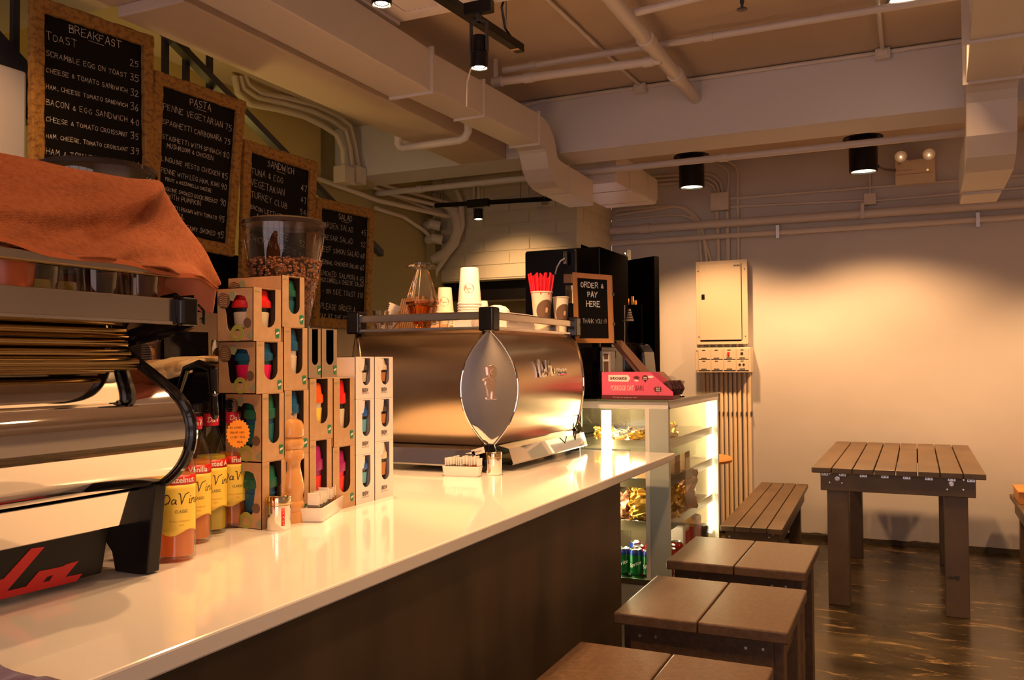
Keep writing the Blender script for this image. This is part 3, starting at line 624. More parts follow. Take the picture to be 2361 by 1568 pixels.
# ================================================================== LAMPS
def spotlamp(p, label, track=True, lit=True, s=1.):
    o = thing('track_spotlight', label, 'spotlight', (p.x, p.y, p.z))
    x, y, z = p
    MB().box(x - .055, x + .055, y - .018, y + .018, z + .20, z + .245).obj('track_adapter', black, o, bevel=.003)
    MB().box(x - .006, x + .006, y - .012, y + .012, z + .17, z + .21).box(x - .034, x - .030, y - .01, y + .01, z + .06, z + .175).box(x + .030, x + .034, y - .01, y + .01, z + .06, z + .175).box(x - .034, x + .034, y - .01, y + .01, z + .17, z + .175).obj('bracket', darksteel, o)
    MB().lathe([(.0, .12), (.026, .118), (.029, .06), (.033, .055), (.033, 0.004), (.030, 0), (.029, .004), (.0, .012)], (x, y, z), 24).obj('housing', black, o)
    MB().lathe([(.0, .0095), (.024, .006), (.027, .003)], (x, y, z), 20).obj('bulb', emw('lamp_glow', (1, .75, .42), 35 if lit else 6), o)
    return o
zt_ = 2.665
a, b_ = at(1012, 0, Z=zt_), at(1200, 122, Z=zt_); d = (b_ - a).normalized()
a2 = a - d * 2.6
tr_ = thing('light_track', 'long black lighting track under the ceiling ending above the counter', 'lighting track', tuple((a2 + b_) / 2))
nn_ = Vector((-d.y, d.x, 0)); fn = pl(a2, d, nn_, (0, 0, 1)); L = (b_ - a2).length
MB().add([fn(u, v, w) for w in (0, .034) for u, v in ((0, -.018), (L, -.018), (L, .018), (0, .018))], [(3, 2, 1, 0), (4, 5, 6, 7), (0, 1, 5, 4), (1, 2, 6, 5), (2, 3, 7, 6), (3, 0, 4, 7)]).obj('rail', black, tr_)
q = fn(L - .05, 0, -.001); MB().box(q.x - .02, q.x + .02, q.y - .009, q.y + .009, q.z - .001, q.z).obj('end_label', mat('label_tan', (.6, .35, .18), .5), tr_)
q = at(1168, 92, Z=zt_ + .03); MB().tube([q, (q.x, q.y, ZC)], .0035, 6).obj('suspension_rod', galv, tr_)
MB().tube([fn(L - .06, 0, .034), fn(L - .13, 0, .06), fn(L - .16, 0, .14), (q.x + .012, q.y, ZC)], .005, 6).obj('feed_cable', black, tr_)
A_ = SP_A.copy(); spotlamp(A_, 'lit black track spotlight hanging over the espresso machine, nearest the end of the track')
q = A_ + Vector((-.02, 0, .13)); e_ = at(1076, 245, Y=A_.y + .15); props(MB().tube([q, at(1088, 150, Y=A_.y + .05), at(1077, 190, Y=A_.y + .13), e_], .0028, 6).obj('cable', pipewarm), 'thin pale cable hanging from the lit spotlight down past the duct', 'cable')
spotlamp(SP_B, 'lit black spotlight cut by the top edge beside the ceiling vent')
# second track in front of the block wall
a, b_ = at(1003, 474, Y=5.3), at(1272, 458, Y=5.3)
t2_ = thing('light_track', 'short black lighting track in front of the block wall', 'lighting track', tuple((a + b_) / 2)); 
MB().tube([a, b_], .016, 4).obj('rail', black, t2_)
for px in (1022, 1200): q = at(px, 468, Y=5.3); MB().tube([q, (q.x, q.y, ZC)], .002, 5).obj('suspension_wire', darksteel, t2_)
q = SP_C + Vector((0, 0, .02)); o = thing('track_spotlight', 'small black track spotlight aimed at the block wall', 'spotlight', tuple(q))
MB().box(q.x - .08, q.x + .08, q.y - .02, q.y + .02, q.z + .06, q.z + .115).obj('track_adapter', black, o, bevel=.003)
MB().tube([(q.x - .035, q.y, q.z + .07), (q.x - .035, q.y, q.z + .02)], .004, 6).tube([(q.x + .035, q.y, q.z + .07), (q.x + .035, q.y, q.z + .02)], .004, 6).obj('bracket', darksteel, o)
MB().lathe([(0, .05), (.028, .05), (.033, .0), (.033, -.02), (.03, -.022), (.0, -.015)], tuple(q), 20).obj('housing', black, o)
MB().lathe([(0, -.0185), (.026, -.0215)], tuple(q), 16).obj('bulb', emw('lamp_glow', (1, .75, .42), 35), o)
q = at(1257, 466, Y=5.3); o = thing('globe_bulb', 'unlit round glass bulb at the right end of the short track', 'bulb', tuple(q))
MB().lathe([(0, -.028), (.015, -.024), (.024, -.012), (.027, 0), (.022, .014), (.013, .022)], tuple(q), 20).obj('glass', glassd, o)
MB().lathe([(.014, .02), (.017, .03), (.017, .05), (0, .05)], tuple(q), 16).obj('socket', black, o)
# cylinder downlights
for p, l in zip(DL, ('lit black cylinder downlight on the left, nearer the electrical panel', 'lit black cylinder downlight on the right, beside the emergency light')):
    o = thing('cylinder_downlight', l, 'downlight', tuple(p))
    h = .215; r = .088
    MB().lathe([(0, h), (r, h), (r, .004), (r - .003, 0), (r - .012, 0), (r - .014, .02)], tuple(p), 40).obj('housing', black, o)
    MB().lathe([(0, h + .012), (r + .035, h + .01), (r + .035, h)], tuple(p), 32).obj('canopy_plate', black, o)
    MB().tube([(p.x - .02, p.y, p.z + h), (p.x - .02, p.y, ZC)], .008, 6).obj('rod', black, o)
    MB().lathe([(0, .012), (r - .013, .012)], tuple(p), 32).obj('lamp_face', emw('downlight_glow', (1, .80, .50), 14), o)
# recessed downlight at the top edge
p = at(2090, 0, Z=ZC - .012); p = Vector((p.x, p.y, ZC)); o = thing('recessed_downlight', 'round recessed ceiling downlight cut by the top edge of the photo', 'downlight', tuple(p))
MB().lathe([(.085, -.012), (.072, -.016), (.066, -.008), (.066, 0)], tuple(p), 36).obj('trim_ring', darksteel, o)
MB().lathe([(0, -.006), (.066, -.007)], tuple(p), 32).obj('lamp_face', emw('downlight_glow', (1, .80, .50), 14), o)
light('downlight_light', 'SPOT', (p.x, p.y, ZC - .03), 60, WARM, (p.x, p.y, 0), spot_size=2.0, spot_blend=.7, shadow_soft_size=.05)
# emergency light
p0, p1 = at(2063, 372, Y=6.88), at(2157, 420, Y=6.88)
o = thing('emergency_light', 'beige emergency light box with two round lamps on the back wall', 'emergency light', ((p0.x + p1.x) / 2, 6.9, p1.z))
MB().box(p0.x, p1.x, 6.87, YB, p1.z, p0.z).obj('case', sidebeige, o, bevel=.004)
m_ = MB(); fn = pl((p0.x, 6.869, p0.z), (1, 0, 0), (0, 0, 1), (0, -1, 0)); w_ = p1.x - p0.x
m_.flat(font('501', .012, .01), lambda u, v, d: fn(u + .02, v - .028)); m_.flat(font('AUTOMATIC EMERGENCY LIGHT', .005), lambda u, v, d: fn(u + .015, v - .075)); m_.prism([(.01, -.106), (w_ - .02, -.104), (w_ - .02, -.102), (.01, -.104)], fn, 0, .0005)
m_.obj('lettering', inkb, o)
MB().lathe([(0, .003), (.005, .003), (.005, 0)], fn(w_ - .05, -.085), 12, 'y').obj('status_led', emw('led_glow', (1, .6, .2), 5), o)
for px, py in ((2077, 361), (2142, 356)):
    q = at(px, py, Y=6.84); MB().lathe([(0, .05), (.03, .045), (.042, .008), (.044, 0), (.040, 0), (.034, .012), (.012, .03), (0, .03)], tuple(q), 28, 'y').obj('lamp_head', sidebeige, o)
    MB().lathe([(0, -.004), (.03, -.002), (.040, .002)], tuple(q), 24, 'y').obj('lens', glass, o)
    MB().lathe([(0, .008), (.006, .010), (.006, .02)], tuple(q), 12, 'y').obj('bulb', emw('small_bulb', (1, .8, .6), 2), o)
MB().tube([at(2095, 372, Y=6.86), at(2125, 366, Y=6.86)], .004, 6).obj('link_rod', galv, o)
props(MB().tube([at(2024, 383, Y=6.1), at(2040, 390, Y=6.5), at(2063, 392, Y=6.87)], .010, 8).obj('cable', black), 'thick black cable between the right downlight and the emergency light', 'cable')
# ceiling cassette
zc = 2.80; c0 = at(922, 52, Z=zc); wC = .86
o = thing('ceiling_cassette', 'white ceiling air-conditioning cassette with slatted grille at the top edge', 'air conditioner', (c0.x + wC / 2, c0.y - wC / 2, zc))
x0, y0 = c0.x, c0.y - wC
MB().prism([(x0, y0), (x0 + wC, y0), (x0 + wC, y0 + wC), (x0, y0 + wC)], lambda u, v, d: Vector((u, v, d)), zc, zc + .02, [[(x0 + .075, y0 + .075), (x0 + wC - .075, y0 + .075), (x0 + wC - .075, y0 + wC - .075), (x0 + .075, y0 + wC - .075)]]).obj('panel', whitecard, o, bevel=.004)
MB().box(x0 + .02, x0 + wC - .02, y0 + .02, y0 + wC - .02, zc + .05, ZC).obj('body', darksteel, o)
for i in range(28):
    x = x0 + .08 + i * .025; MB().prism([(x, zc + .003), (x + .016, zc + .018), (x + .018, zc + .016), (x + .002, zc + .001)], lambda u, v, d: Vector((u, d, v)), y0 + .075, y0 + wC - .075).obj('slat', whitecard, o)
MB().box(x0 - .02, x0, y0, y0 + wC, zc - .012, zc + .03).obj('edge_trim', whitecard, o)
# electrical panel
p0 = at(1604, 604, Y=6.85); p1 = at(1725, 793, Y=6.85); yf = 6.85
o = thing('distribution_panel', 'tall beige electrical cabinet with a door and small black latch', 'electrical panel', ((p0.x + p1.x) / 2, YB, p1.z))
MB().box(p0.x + .008, p1.x - .008, yf + .006, YB, p1.z + .01, p0.z - .01).obj('enclosure', grid_m, o)
MB().box(p0.x, p1.x, yf, yf + .008, p1.z, p0.z).obj('front_plate', grid_m, o, bevel=.002)
MB().box(p0.x + .03, p1.x - .048, yf - .008, yf, p1.z + .035, p0.z - .028).obj('door', grid_m, o, bevel=.002)
m_ = MB().box(p0.x + .03, p1.x - .05, yf - .002, yf + .002, p1.z + .024, p1.z + .033); m_.box(p1.x - .046, p1.x - .043, yf - .002, yf + .001, p1.z + .03, p0.z - .03); m_.obj('door_gap', blackmatt, o)
MB().box(p0.x + .045, p0.x + .07, yf - .012, yf - .008, p1.z + .355, p1.z + .395).obj('latch', black, o)
m_ = MB(); m_.flat(font('[MEM]', .014, .01), lambda u, v, d: Vector((p1.x - .105 + u, yf - .0085, p0.z - .052 + v))); m_.obj('lettering', inkb, o)
for sx_, sz_ in ((.018, .06), (.018, .58), (-.02, .06), (-.02, .58)):
    MB().lathe([(0, -.002), (.005, -.001), (.005, 0)], ((p0.x if sx_ > 0 else p1.x) + sx_, yf, p1.z + sz_), 8, 'y').obj('screw', darksteel, o)
q0 = at(1603, 802, Y=6.80); q1 = at(1731, 859, Y=6.80); yf = 6.80
o = thing('switch_panel', 'wide beige panel of eight control modules under the electrical cabinet', 'control panel', ((q0.x + q1.x) / 2, YB, q1.z))
MB().box(q0.x, q1.x, yf, YB - .01, q1.z, q0.z).obj('box', grid_m, o, bevel=.004)
cw = .098; rh = (q0.z - q1.z) / 2 - .018
for c_ in range(4):
    for r_ in range(2):
        x = q0.x + .027 + c_ * cw; z = q0.z - .012 - r_ * (rh + .006)
        md = MB().box(x, x + cw - .01, yf - .006, yf, z - rh, z).obj('module', grid_m, o, bevel=.0015)
        m_ = MB(); m_.box(x + .028, x + .052, yf - .007, yf - .006, z - .012, z - .006).box(x + .02, x + .062, yf - .007, yf - .006, z - rh + .006, z - rh + .012)
        m_.box(x, x + cw - .01, yf - .002, yf + .001, z - rh - .004, z - rh - .001)
        if (c_, r_) == (3, 1): m_.lathe([(0, -.012), (.008, -.011), (.008, -.006)], (x + .022, yf, z - .035), 12, 'y').lathe([(0, -.012), (.008, -.011), (.008, -.006)], (x + .052, yf, z - .035), 12, 'y')
        if (c_, r_) == (3, 0): m_.box(x + .03, x + .048, yf - .010, yf - .006, z - .045, z - .027)
        m_.obj('marking', inkb, md)
        if (c_, r_) == (2, 0): lab(MB().box(x + .028, x + .044, yf - .016, yf - .006, z - .052, z - .024).obj('rocker', red, md, bevel=.002), 'red rocker switch')
for sx_, sz_ in ((.012, .015), (.012, .17), (-.018, .015), (-.018, .17)):
    MB().lathe([(0, -.003), (.004, -.002), (.004, 0)], ((q0.x if sx_ > 0 else q1.x) + sx_, yf, q1.z + sz_), 8, 'y').obj('screw', darksteel, o)

# ================================================================== FURNITURE
def screws(parent, pts, r=.006, n=(0, -1, 0), m=None, name='screw'):
    for p in pts:
        q = MB()
        if abs(n[1]): q.lathe([(0, -.003), (r * .8, -.0025), (r, 0)], p, 12, 'y')
        else: q.lathe([(0, .003), (r * .8, .0025), (r, 0)], p, 12, 'x')
        q.obj(name, m or galv, parent)
def make_stool(w, d, z, label):
    t = thing('wooden_stool', label, 'stool', (0, 0, 0), 'brown plank stools along the counter'); th = .036; g = .004
    for x0, x1 in ((-w / 2, -g / 2), (g / 2, w / 2)): MB().box(x0, x1, -d / 2, d / 2, z - th, z).obj('seat_plank', plank, t, bevel=.005)
    for s in (-1, 1):
        MB().box(-w / 2 + .045, w / 2 - .045, s * (d / 2 - .042) - .012, s * (d / 2 - .042) + .012, z - th - .10, z - th).obj('apron', plank, t, bevel=.003)
        MB().box(s * (w / 2 - .045) - .012, s * (w / 2 - .045) + .012, -d / 2 + .055, d / 2 - .055, z - th - .10, z - th).obj('side_rail', plank, t, bevel=.003)
        for s2 in (-1, 1):
            cx, cy_ = s * (w / 2 - .055), s2 * (d / 2 - .085); MB().box(cx - .036, cx + .036, cy_ - .036, cy_ + .036, 0, z - th).obj('leg', plank, t, bevel=.004)
        MB().box(s * (w / 2 - .055) - .012, s * (w / 2 - .055) + .012, -d / 2 + .12, d / 2 - .12, .16, .22).obj('stretcher', plank, t, bevel=.003)
    screws(t, [(x, -d / 2 + .030, z - th - .035 + .002 * i) for i, x in enumerate((-w / 2 + .075, -w / 2 + .125, w / 2 - .125, w / 2 - .075))])
    return t
s0 = make_stool(.522, .515, .57, 'brown two-plank stool half cut by the bottom edge, nearest the camera'); s0.location = (-.60, 2.045, 0); s0.rotation_euler = (0, 0, .004)
dup(s0, (-.606, 2.862, 0), .006, 'brown two-plank stool in the middle of the row beside the counter, chipped front edge')
dup(s0, (-.640, 3.622, 0), .003, 'brown two-plank stool farthest from the camera, in front of the glass display case')
# table
t = thing('wooden_table', 'square-legged brown slatted table standing against the back wall', 'table', (-.108, 5.9, 0))
X0, X1, Y0, Y1, Z = -.533, .322, 5.06, 6.74, .76; w_ = (X1 - X0) / 8
for i in range(8): MB().box(X0 + i * w_ + .003, X0 + (i + 1) * w_ - .003, Y0, Y1, Z - .030, Z).obj('top_plank', plankt, t, bevel=.004)
ax0, ax1 = -.487, .273
for y in (Y0 + .035, Y1 - .065): MB().box(ax0, ax1, y, y + .03, Z - .128, Z - .030).obj('apron', plankt, t, bevel=.003)
for x in (ax0, ax1 - .03): MB().box(x, x + .03, Y0 + .065, Y1 - .065, Z - .128, Z - .030).obj('side_rail', plankt, t, bevel=.003)
for x in (-.457, .125):
    for y in (Y0 + .065, 6.38): MB().box(x, x + .112, y, y + .112, 0, Z - .032).obj('leg', plankt, t, bevel=.004)
for i in range(8):
    x = X0 + (i + .5) * w_; x = max(min(x, ax1 - .022), ax0 + .024)
    b = MB().box(x - .018, x + .018, Y0 + .031, Y0 + .035, Z - .046, Z - .031).obj('metal_bracket', galv, t)
    MB().lathe([(0, -.0015), (.003, -.001)], (x - .009, Y0 + .031, Z - .038), 8, 'y').lathe([(0, -.0015), (.003, -.001)], (x + .009, Y0 + .031, Z - .038), 8, 'y').obj('screw_head', darksteel, b)
for x in (-.40, .16):
    MB().lathe([(0, -.010), (.009, -.010), (.010, -.004), (.0145, -.003), (.0145, 0)], (x, Y0 + .035, Z - .062), 6, 'y').obj('hex_bolt', galv, t)
screws(t, [(x, Y0 + .035, z) for x, z in ((-.44, Z - .084), (-.376, Z - .084), (.14, Z - .090), (.215, Z - .088), (-.438, Z - .036), (.217, Z - .038))], .0055)
lab(MB().prism([(0, 0), (.02, .012), (.028, .006), (.045, .014), (.06, .012), (.062, -.004), (.05, -.016), (.04, -.004), (.02, -.008), (.004, -.006)], pl((.130, Y0 + .0645, .205), (1, 0, 0), (0, 0, 1), (0, -1, 0)), 0, .0004).obj('scuff_mark', mat('scuff', (.04, .03, .025), .7), t), 'dark scuff on the right leg')
def bench(label, w, L, z, n, loc, rz, group=None):
    t = thing('wooden_bench', label, 'bench', (0, 0, 0), group); g = w / n
    for i in range(n): MB().box(-w / 2 + i * g + .003, -w / 2 + (i + 1) * g - .003, -L / 2, L / 2, z - .03, z).obj('seat_plank', plankt, t, bevel=.003)
    for s in (-1, 1):
        MB().box(-w / 2 + .03, w / 2 - .03, s * (L / 2 - .04) - .013, s * (L / 2 - .04) + .013, z - .12, z - .03).obj('apron', plankt, t, bevel=.003)
        MB().box(s * (w / 2 - .04) - .013, s * (w / 2 - .04) + .013, -L / 2 + .055, L / 2 - .055, z - .12, z - .03).obj('side_rail', plankt, t, bevel=.003)
        for s2 in (-1, 1): MB().box(s * (w / 2 - .09) - .04, s * (w / 2 - .09) + .04, s2 * (L / 2 - .10) - .04, s2 * (L / 2 - .10) + .04, 0, z - .03).obj('leg', plankt, t, bevel=.003)
    screws(t, [(x, -L / 2 + .027, z - q) for x, q in ((-w / 2 + .05, .062), (w / 2 - .075, .052), (w / 2 - .055, .035), (w / 2 - .09, .09))], .006)
    t.location = loc; t.rotation_euler = (0, 0, rz); return t
bench('long brown slatted bench between the display case and the table', .34, 1.88, .43, 4, (-.872, 5.86, 0), .035)
bench('brown slatted bench cut by the right edge of the photo', .34, 1.6, .43, 4, (.735, 6.03, 0), 0.0)
t = thing('wooden_crate_lid', 'orange wooden box lying on the bench at the right edge', 'box', (.72, 6.55, .43))
MB().box(.58, .86, 6.35, 6.7, .431, .50).obj('box_body', woodo, t, bevel=.003); MB().box(.575, .865, 6.345, 6.705, .50, .512).obj('lid', woodo, t, bevel=.002)
# round wooden table behind the case
p = at(1688, 1056, Y=5.55); r = .26; cx = p.x - r
t = thing('round_side_table', 'round orange wooden table top peeking out behind the display case', 'table', (cx, 5.55, 0))
MB().lathe([(0, p.z), (r - .01, p.z), (r, p.z - .012), (r - .006, p.z - .028), (0, p.z - .028)], (cx, 5.55, 0), 48).obj('table_top', woodo, t)
MB().tube([(cx, 5.55, .02), (cx, 5.55, p.z - .03)], .03, 16).obj('column', darksteel, t); MB().lathe([(0, .02), (.2, .015), (.21, 0)], (cx, 5.55, 0), 32).obj('base', darksteel, t)

# ================================================================== COUNTER
ZT = .95
o = props(MB().box(-1.97, -.957, -.8, 3.744, ZT - .032, ZT).obj('worktop', counterm, bevel=.004), 'long white stone worktop of the coffee bar', 'worktop')
t = thing('bar_counter', 'dark brown clad front and body of the coffee bar under the white worktop', 'counter', (-1.4, 1.2, 0))
MB().box(-1.0, -.985, -.8, 3.06, 0, ZT - .032).obj('front_panel', clad, t, bevel=.002)
MB().box(-1.93, -1.0, 3.03, 3.045, 0, ZT - .033).obj('end_panel', clad, t)
MB().box(-1.93, -1.0, -.8, 3.03, .02, ZT - .033).obj('carcass', blackmatt, t)
# back counter along the aisle with brown splash panel
t = thing('back_counter', 'dark back counter unit below the menu boards', 'counter', (-2.6, 3.2, 0))
MB().box(-2.86, -2.56, 2.05, 5.9, 0, .9).obj('cabinet', blackmatt, t); MB().box(-2.87, -2.53, 2.04, 5.91, .9, .93).obj('top', steel2, t)
z1_ = at(430, 718, X=-2.62).z
MB().box(-2.64, -2.62, 2.05, 4.6, .93, z1_).obj('splash_panel', mat('brown_splash_panel', (.33, .22, .13), .5, var=((6, 6, 6), (.38, .26, .16), .4, .7)), t)
t = thing('wall_shelf', 'black shelf unit below the PASTA board', 'shelf', (-2.75, 3.2, z1_ + .01))
MB().box(-2.95, -2.66, 2.62, 3.75, z1_ + .01, z1_ + .26).obj('shelf_box', blackmatt, t)
q = at(505, 600, X=-2.74); props(MB().lathe([(0, 0), (.03, 0), (.038, .06), (.036, .06), (.028, .004)], (q.x, q.y, z1_ + .262), 20).obj('small_tub', mat('green_plastic', (.10, .30, .05), .4)), 'small green plastic tub on the black shelf under the PASTA board', 'tub')

# ================================================================== DISPLAY CASE
CX0, CX1, CY0, CY1, CZ0, CZ1 = -1.53, -1.012, 3.85, 4.95, .36, 1.165
t = thing('display_case', 'refrigerated glass display case with white frame at the end of the counter', 'display case', ((CX0 + CX1) / 2, 4.4, 0))
MB().box(CX0, CX1, CY0, CY1, .0, .335).obj('base', casew, t, bevel=.004)
MB().box(CX0 - .005, CX1 + .005, CY0 - .004, CY1, .335, .362).obj('base_trim', steel2, t, bevel=.003)
fp = .088
MB().box(CX1 - fp, CX1, CY0, CY0 + .03, CZ0, CZ1 - .03).obj('corner_post', casegrey, t, bevel=.002)
MB().box(CX1 - fp - .02, CX1 - fp, CY0, CY0 + .02, CZ0, CZ1 - .03).obj('door_edge', casew, t)
MB().box(CX1 - .02, CX1, CY1 - .03, CY1, CZ0, CZ1 - .03).obj('corner_post', casew, t, bevel=.002)
MB().box(CX0, CX0 + .03, CY0, CY0 + .03, CZ0, CZ1 - .03).obj('corner_post', casew, t, bevel=.002)
MB().box(CX0, CX1, CY0, CY0 + .03, CZ1 - .032, CZ1).box(CX1 - .03, CX1, CY0, CY1, CZ1 - .032, CZ1).box(CX0, CX1, CY1 - .03, CY1, CZ1 - .032, CZ1).obj('top_frame', casew, t, bevel=.002)
MB().box(CX0 - .01, CX1 + .008, CY0 - .012, CY1 + .008, CZ1, CZ1 + .010).obj('glass_top', mat('green_edge_glass', (.10, .12, .08), .06, spec=.6), t, bevel=.001)
MB().box(CX0 + .03, CX1 - fp - .02, CY0 + .008, CY0 + .012, CZ0, CZ1 - .03).obj('front_glass', acr, t)
MB().box(CX1 - .008, CX1 - .004, CY0 + .03, CY1 - .03, CZ0, CZ1 - .03).obj('side_glass', acr, t)
MB().box(CX0, CX1, CY1 - .006, CY1, CZ0, CZ1 - .03).obj('back_panel', mat('case_back', (.40, .34, .22), .3, .5), t)
MB().box(CX0, CX0 + .006, CY0 + .03, CY1, CZ0, CZ1 - .03).obj('side_panel', acr, t)
for x, y in ((at(1398, 980, Y=CY0 + .05).x, CY0 + .05), (CX1 - .045, CY1 - .05)):
    MB().tube([(x, y, CZ0 + .03), (x, y, CZ1 - .045)], .023 if x < -1.2 else .011, 12).obj('light_tube', emw('case_tube', (1, .80, .48), 42), t)
light('case_fill_light', 'POINT', (-1.27, 4.25, 1.08), 11, (1, .74, .40), shadow_soft_size=.12)  # fill lamps added between the shelves to brighten the case
light('case_fill_light', 'POINT', (-1.25, 4.2, .78), 9, (1, .74, .40), shadow_soft_size=.1)
light('case_fill_light', 'POINT', (-1.25, 4.05, .58), 7, (1, .74, .40), shadow_soft_size=.08)
shz = (.60, .80, .975)
dark_perf = mat('perforated_metal', (.10, .08, .06), .35, .8)
for z in shz:
    MB().box(CX0 + .05, CX1 - .035, CY0 + .07, CY1 - .04, z - .006, z).obj('shelf', mat('shelf_metal', (.55, .50, .42), .25, .9) if z > .7 else dark_perf, t)
    MB().box(CX0 + .05, CX1 - .03, CY0 + .06, CY0 + .07, z - .035, z + .008).box(CX1 - .038, CX1 - .03, CY0 + .06, CY1 - .04, z - .035, z + .008).obj('shelf_lip', mat('shelf_lip_metal', (.30, .25, .16), .3, .8), t)
m_ = MB()
for i in range(16):
    for j in range(5): m_.lathe([(0, .0006), (.006, .0004)], (CX0 + .08 + i * .026, CY0 + .085 + j * .022 + (i % 2) * .008, .6005), 8)
m_.obj('shelf_holes', casew, t)
# cans on the case floor
canlid = mat('can_aluminium', (.82, .80, .78), .2, 1.); cangreen = mat('can_green', (.005, .16, .04), .22, .4); canblue = mat('can_blue', (.01, .03, .25), .22, .4); canred = mat('can_red', (.55, .02, .01), .22, .4)
def can(loc, body, label, txt=None):
    x, y, z = loc; o = thing('drink_can', label, 'can', loc, 'drink cans on the floor of the display case')
    MB().lathe([(0, .002), (.024, .0), (.033, .010), (.033, .088), (.0325, .092)], loc, 28).obj('body', body, o)
    MB().lathe([(.0325, .092), (.033, .098), (.027, .113), (.026, .116)], loc, 28).obj('shoulder', canblue if body is cangreen else body, o)
    MB().lathe([(.027, .113), (.028, .117), (.026, .118), (.024, .113), (0, .113)], loc, 28).obj('lid', canlid, o)
    m_ = MB(); m_.add([Vector((x + .006 * math.cos(a) * (1), y - .004 + .012 * math.sin(a), z + .1145)) for a in [PI * k / 5 for k in range(10)]], [tuple(range(10))]); m_.obj('pull_tab', canlid, o)
    if txt:
        f = font(txt, .017, .02); m_ = MB()
        m_.flat(f, lambda u, v, d: Vector((x + .0334 * math.sin((u - f[2] / 2) / .0334 + .15), y - .0334 * math.cos((u - f[2] / 2) / .0334 + .15), z + .035 + v + u * .35))); m_.obj('lettering', inkw, o)
    return o
zc_ = .363
for i, px in enumerate((1437, 1467, 1497)):
    q = at(px, 1300, Y=CY0 + .075); can((q.x, CY0 + .075, zc_), cangreen, ('green soft drink can at the left of the front row beside the counter', 'green and blue soft drink can in the middle of the front row', 'green and blue soft drink can at the right of the front row')[i], 'Sprite')
k_ = ('red soft drink can', 'second row of the cans')
for i, (x, y) in enumerate(((-1.20, 4.0), (-1.12, 4.0), (-1.05, 3.99), (-1.24, 4.08), (-1.16, 4.08), (-1.07, 4.07), (-1.06, 4.16))):
    can((x, y, zc_), canred if i != 3 else cangreen, ['red drink can directly behind the middle green can', 'red drink can behind the right green can', 'red drink can against the corner post, seen from the side', 'green can in the third row, mostly hidden', 'red can in the third row behind the post', 'red can in the third row seen through the side glass', 'rearmost red can seen through the side glass'][i])
# bottle with a blue cap, red and white packet, dark cup
q = at(1585, 1225, X=-1.09); o = thing('juice_bottle', 'clear juice bottle with dark blue cap on the case floor', 'bottle', (q.x, q.y, zc_))
MB().lathe([(0, 0), (.032, .002), (.034, .03), (.034, .13), (.028, .16), (.014, .185), (.014, .20)], (q.x, q.y, zc_), 24).obj('body', syrup('orange_juice', (.95, .55, .15)), o)
MB().lathe([(.0345, .05), (.0345, .13)], (q.x, q.y, zc_), 24).obj('label', redlab, o); MB().lathe([(0, .222), (.017, .222), (.018, .195), (.014, .195)], (q.x, q.y, zc_), 18).obj('cap', canblue, o)
for i, (dy, mt, l) in enumerate(((-.17, redlab, 'red and white packet behind the side glass of the case'), (.10, whitecard, 'white printed packet behind the juice bottle'), (.22, darksteel, 'dark round tub at the far end of the case floor'))):
    y = q.y + dy; o = thing('food_packet', l, 'packet', (-1.08, y, zc_))
    if i < 2:
        MB().box(-1.12, -1.05, y - .06, y + .06, zc_, zc_ + .17).obj('packet', mt if i else whitecard, o, bevel=.015, seg=3)
        MB().box(-1.0495, -1.0485, y - .035, y + .035, zc_ + .03, zc_ + .14).obj('printed_patch', redlab, o)
    else: MB().lathe([(0, 0), (.045, 0), (.055, .09), (.05, .10), (0, .10)], (-1.08, y, zc_), 24).obj('tub', darksteel, o)
# crumpled snack bags
foil = mat('gold_foil', (.85, .55, .12), .16, .85, var=((30, 30, 30), (.62, .34, .06), .4, .6)); foilb = mat('brown_foil', (.45, .22, .13), .25, .6, var=((40, 40, 40), (.22, .09, .05), .45, .6)); foilc = clear('clear_wrap', (1, .96, .85), .04, .6)
def bag(loc, w, h, d, mt, seed, label, rz=0., inner=None):
    o = thing('snack_bag', label, 'snack bag', loc, 'wrapped snacks in the display case'); r_ = Vector((seed * 3.1, seed * 1.7, seed))
    rows_ = []; n = 22
    for i in range(15):
        v = i / 14; row_ = []
        pr_ = math.sin(PI * min(1, v * 1.15)) ** .5 if v < .87 else .12 + .0 * v
        for j in range(n + 1):
            a = 2 * PI * j / n; x = w / 2 * math.copysign(abs(math.cos(a)) ** .7, math.cos(a)) * (1 - .12 * v + (.16 if v > .87 else 0)); y = d / 2 * math.copysign(abs(math.sin(a)) ** .7, math.sin(a)) * max(.08, pr_)
            k = noise.noise_vector(Vector((math.cos(a) * 1.6, math.sin(a) * 1.6, v * 3.6)) + r_) * .022 + noise.noise_vector(Vector((math.cos(a) * 4, math.sin(a) * 4, v * 9)) + r_) * .010
            row_.append(Vector((x + k.x, y + k.y, max(.0, v * h + k.z * (v > .05)))) + Vector(loc))
        rows_.append(row_)
    MB().grid(rows_, False).obj('wrapper', mt, o, fix=False)
    for u in (0,): 
        MB().box(loc[0] - w * .3, loc[0] + w * .3, loc[1] - d * .3, loc[1] + d * .3, loc[2] + .004, loc[2] + h * .4).obj('contents', mat('baked_goods', (.45, .20, .06), .7, bump=((60, 60, 60), .5, .004)), o, bevel=.02)
    return o
bag((-1.17, 3.98, .601), .13, .15, .09, foil, 1, 'shiny gold snack bag standing at the front of the perforated shelf')
bag((-1.30, 3.99, .601), .12, .13, .09, foilb, 2, 'brown foil bag at the left of the perforated shelf')
bag((-1.10, 4.12, .601), .12, .17, .09, foil, 3, 'gold snack bag behind the corner post')
bag((-1.10, 4.42, .601), .15, .19, .10, foilb, 4, 'crumpled pinkish brown bag in the middle of the side glass')
bag((-1.10, 4.27, .601), .11, .13, .09, foil, 5, 'small gold bag in front of the crumpled brown bag')
bag((-1.24, 4.18, .601), .14, .18, .10, foil, 6, 'yellow gold bag in the second row of the perforated shelf')
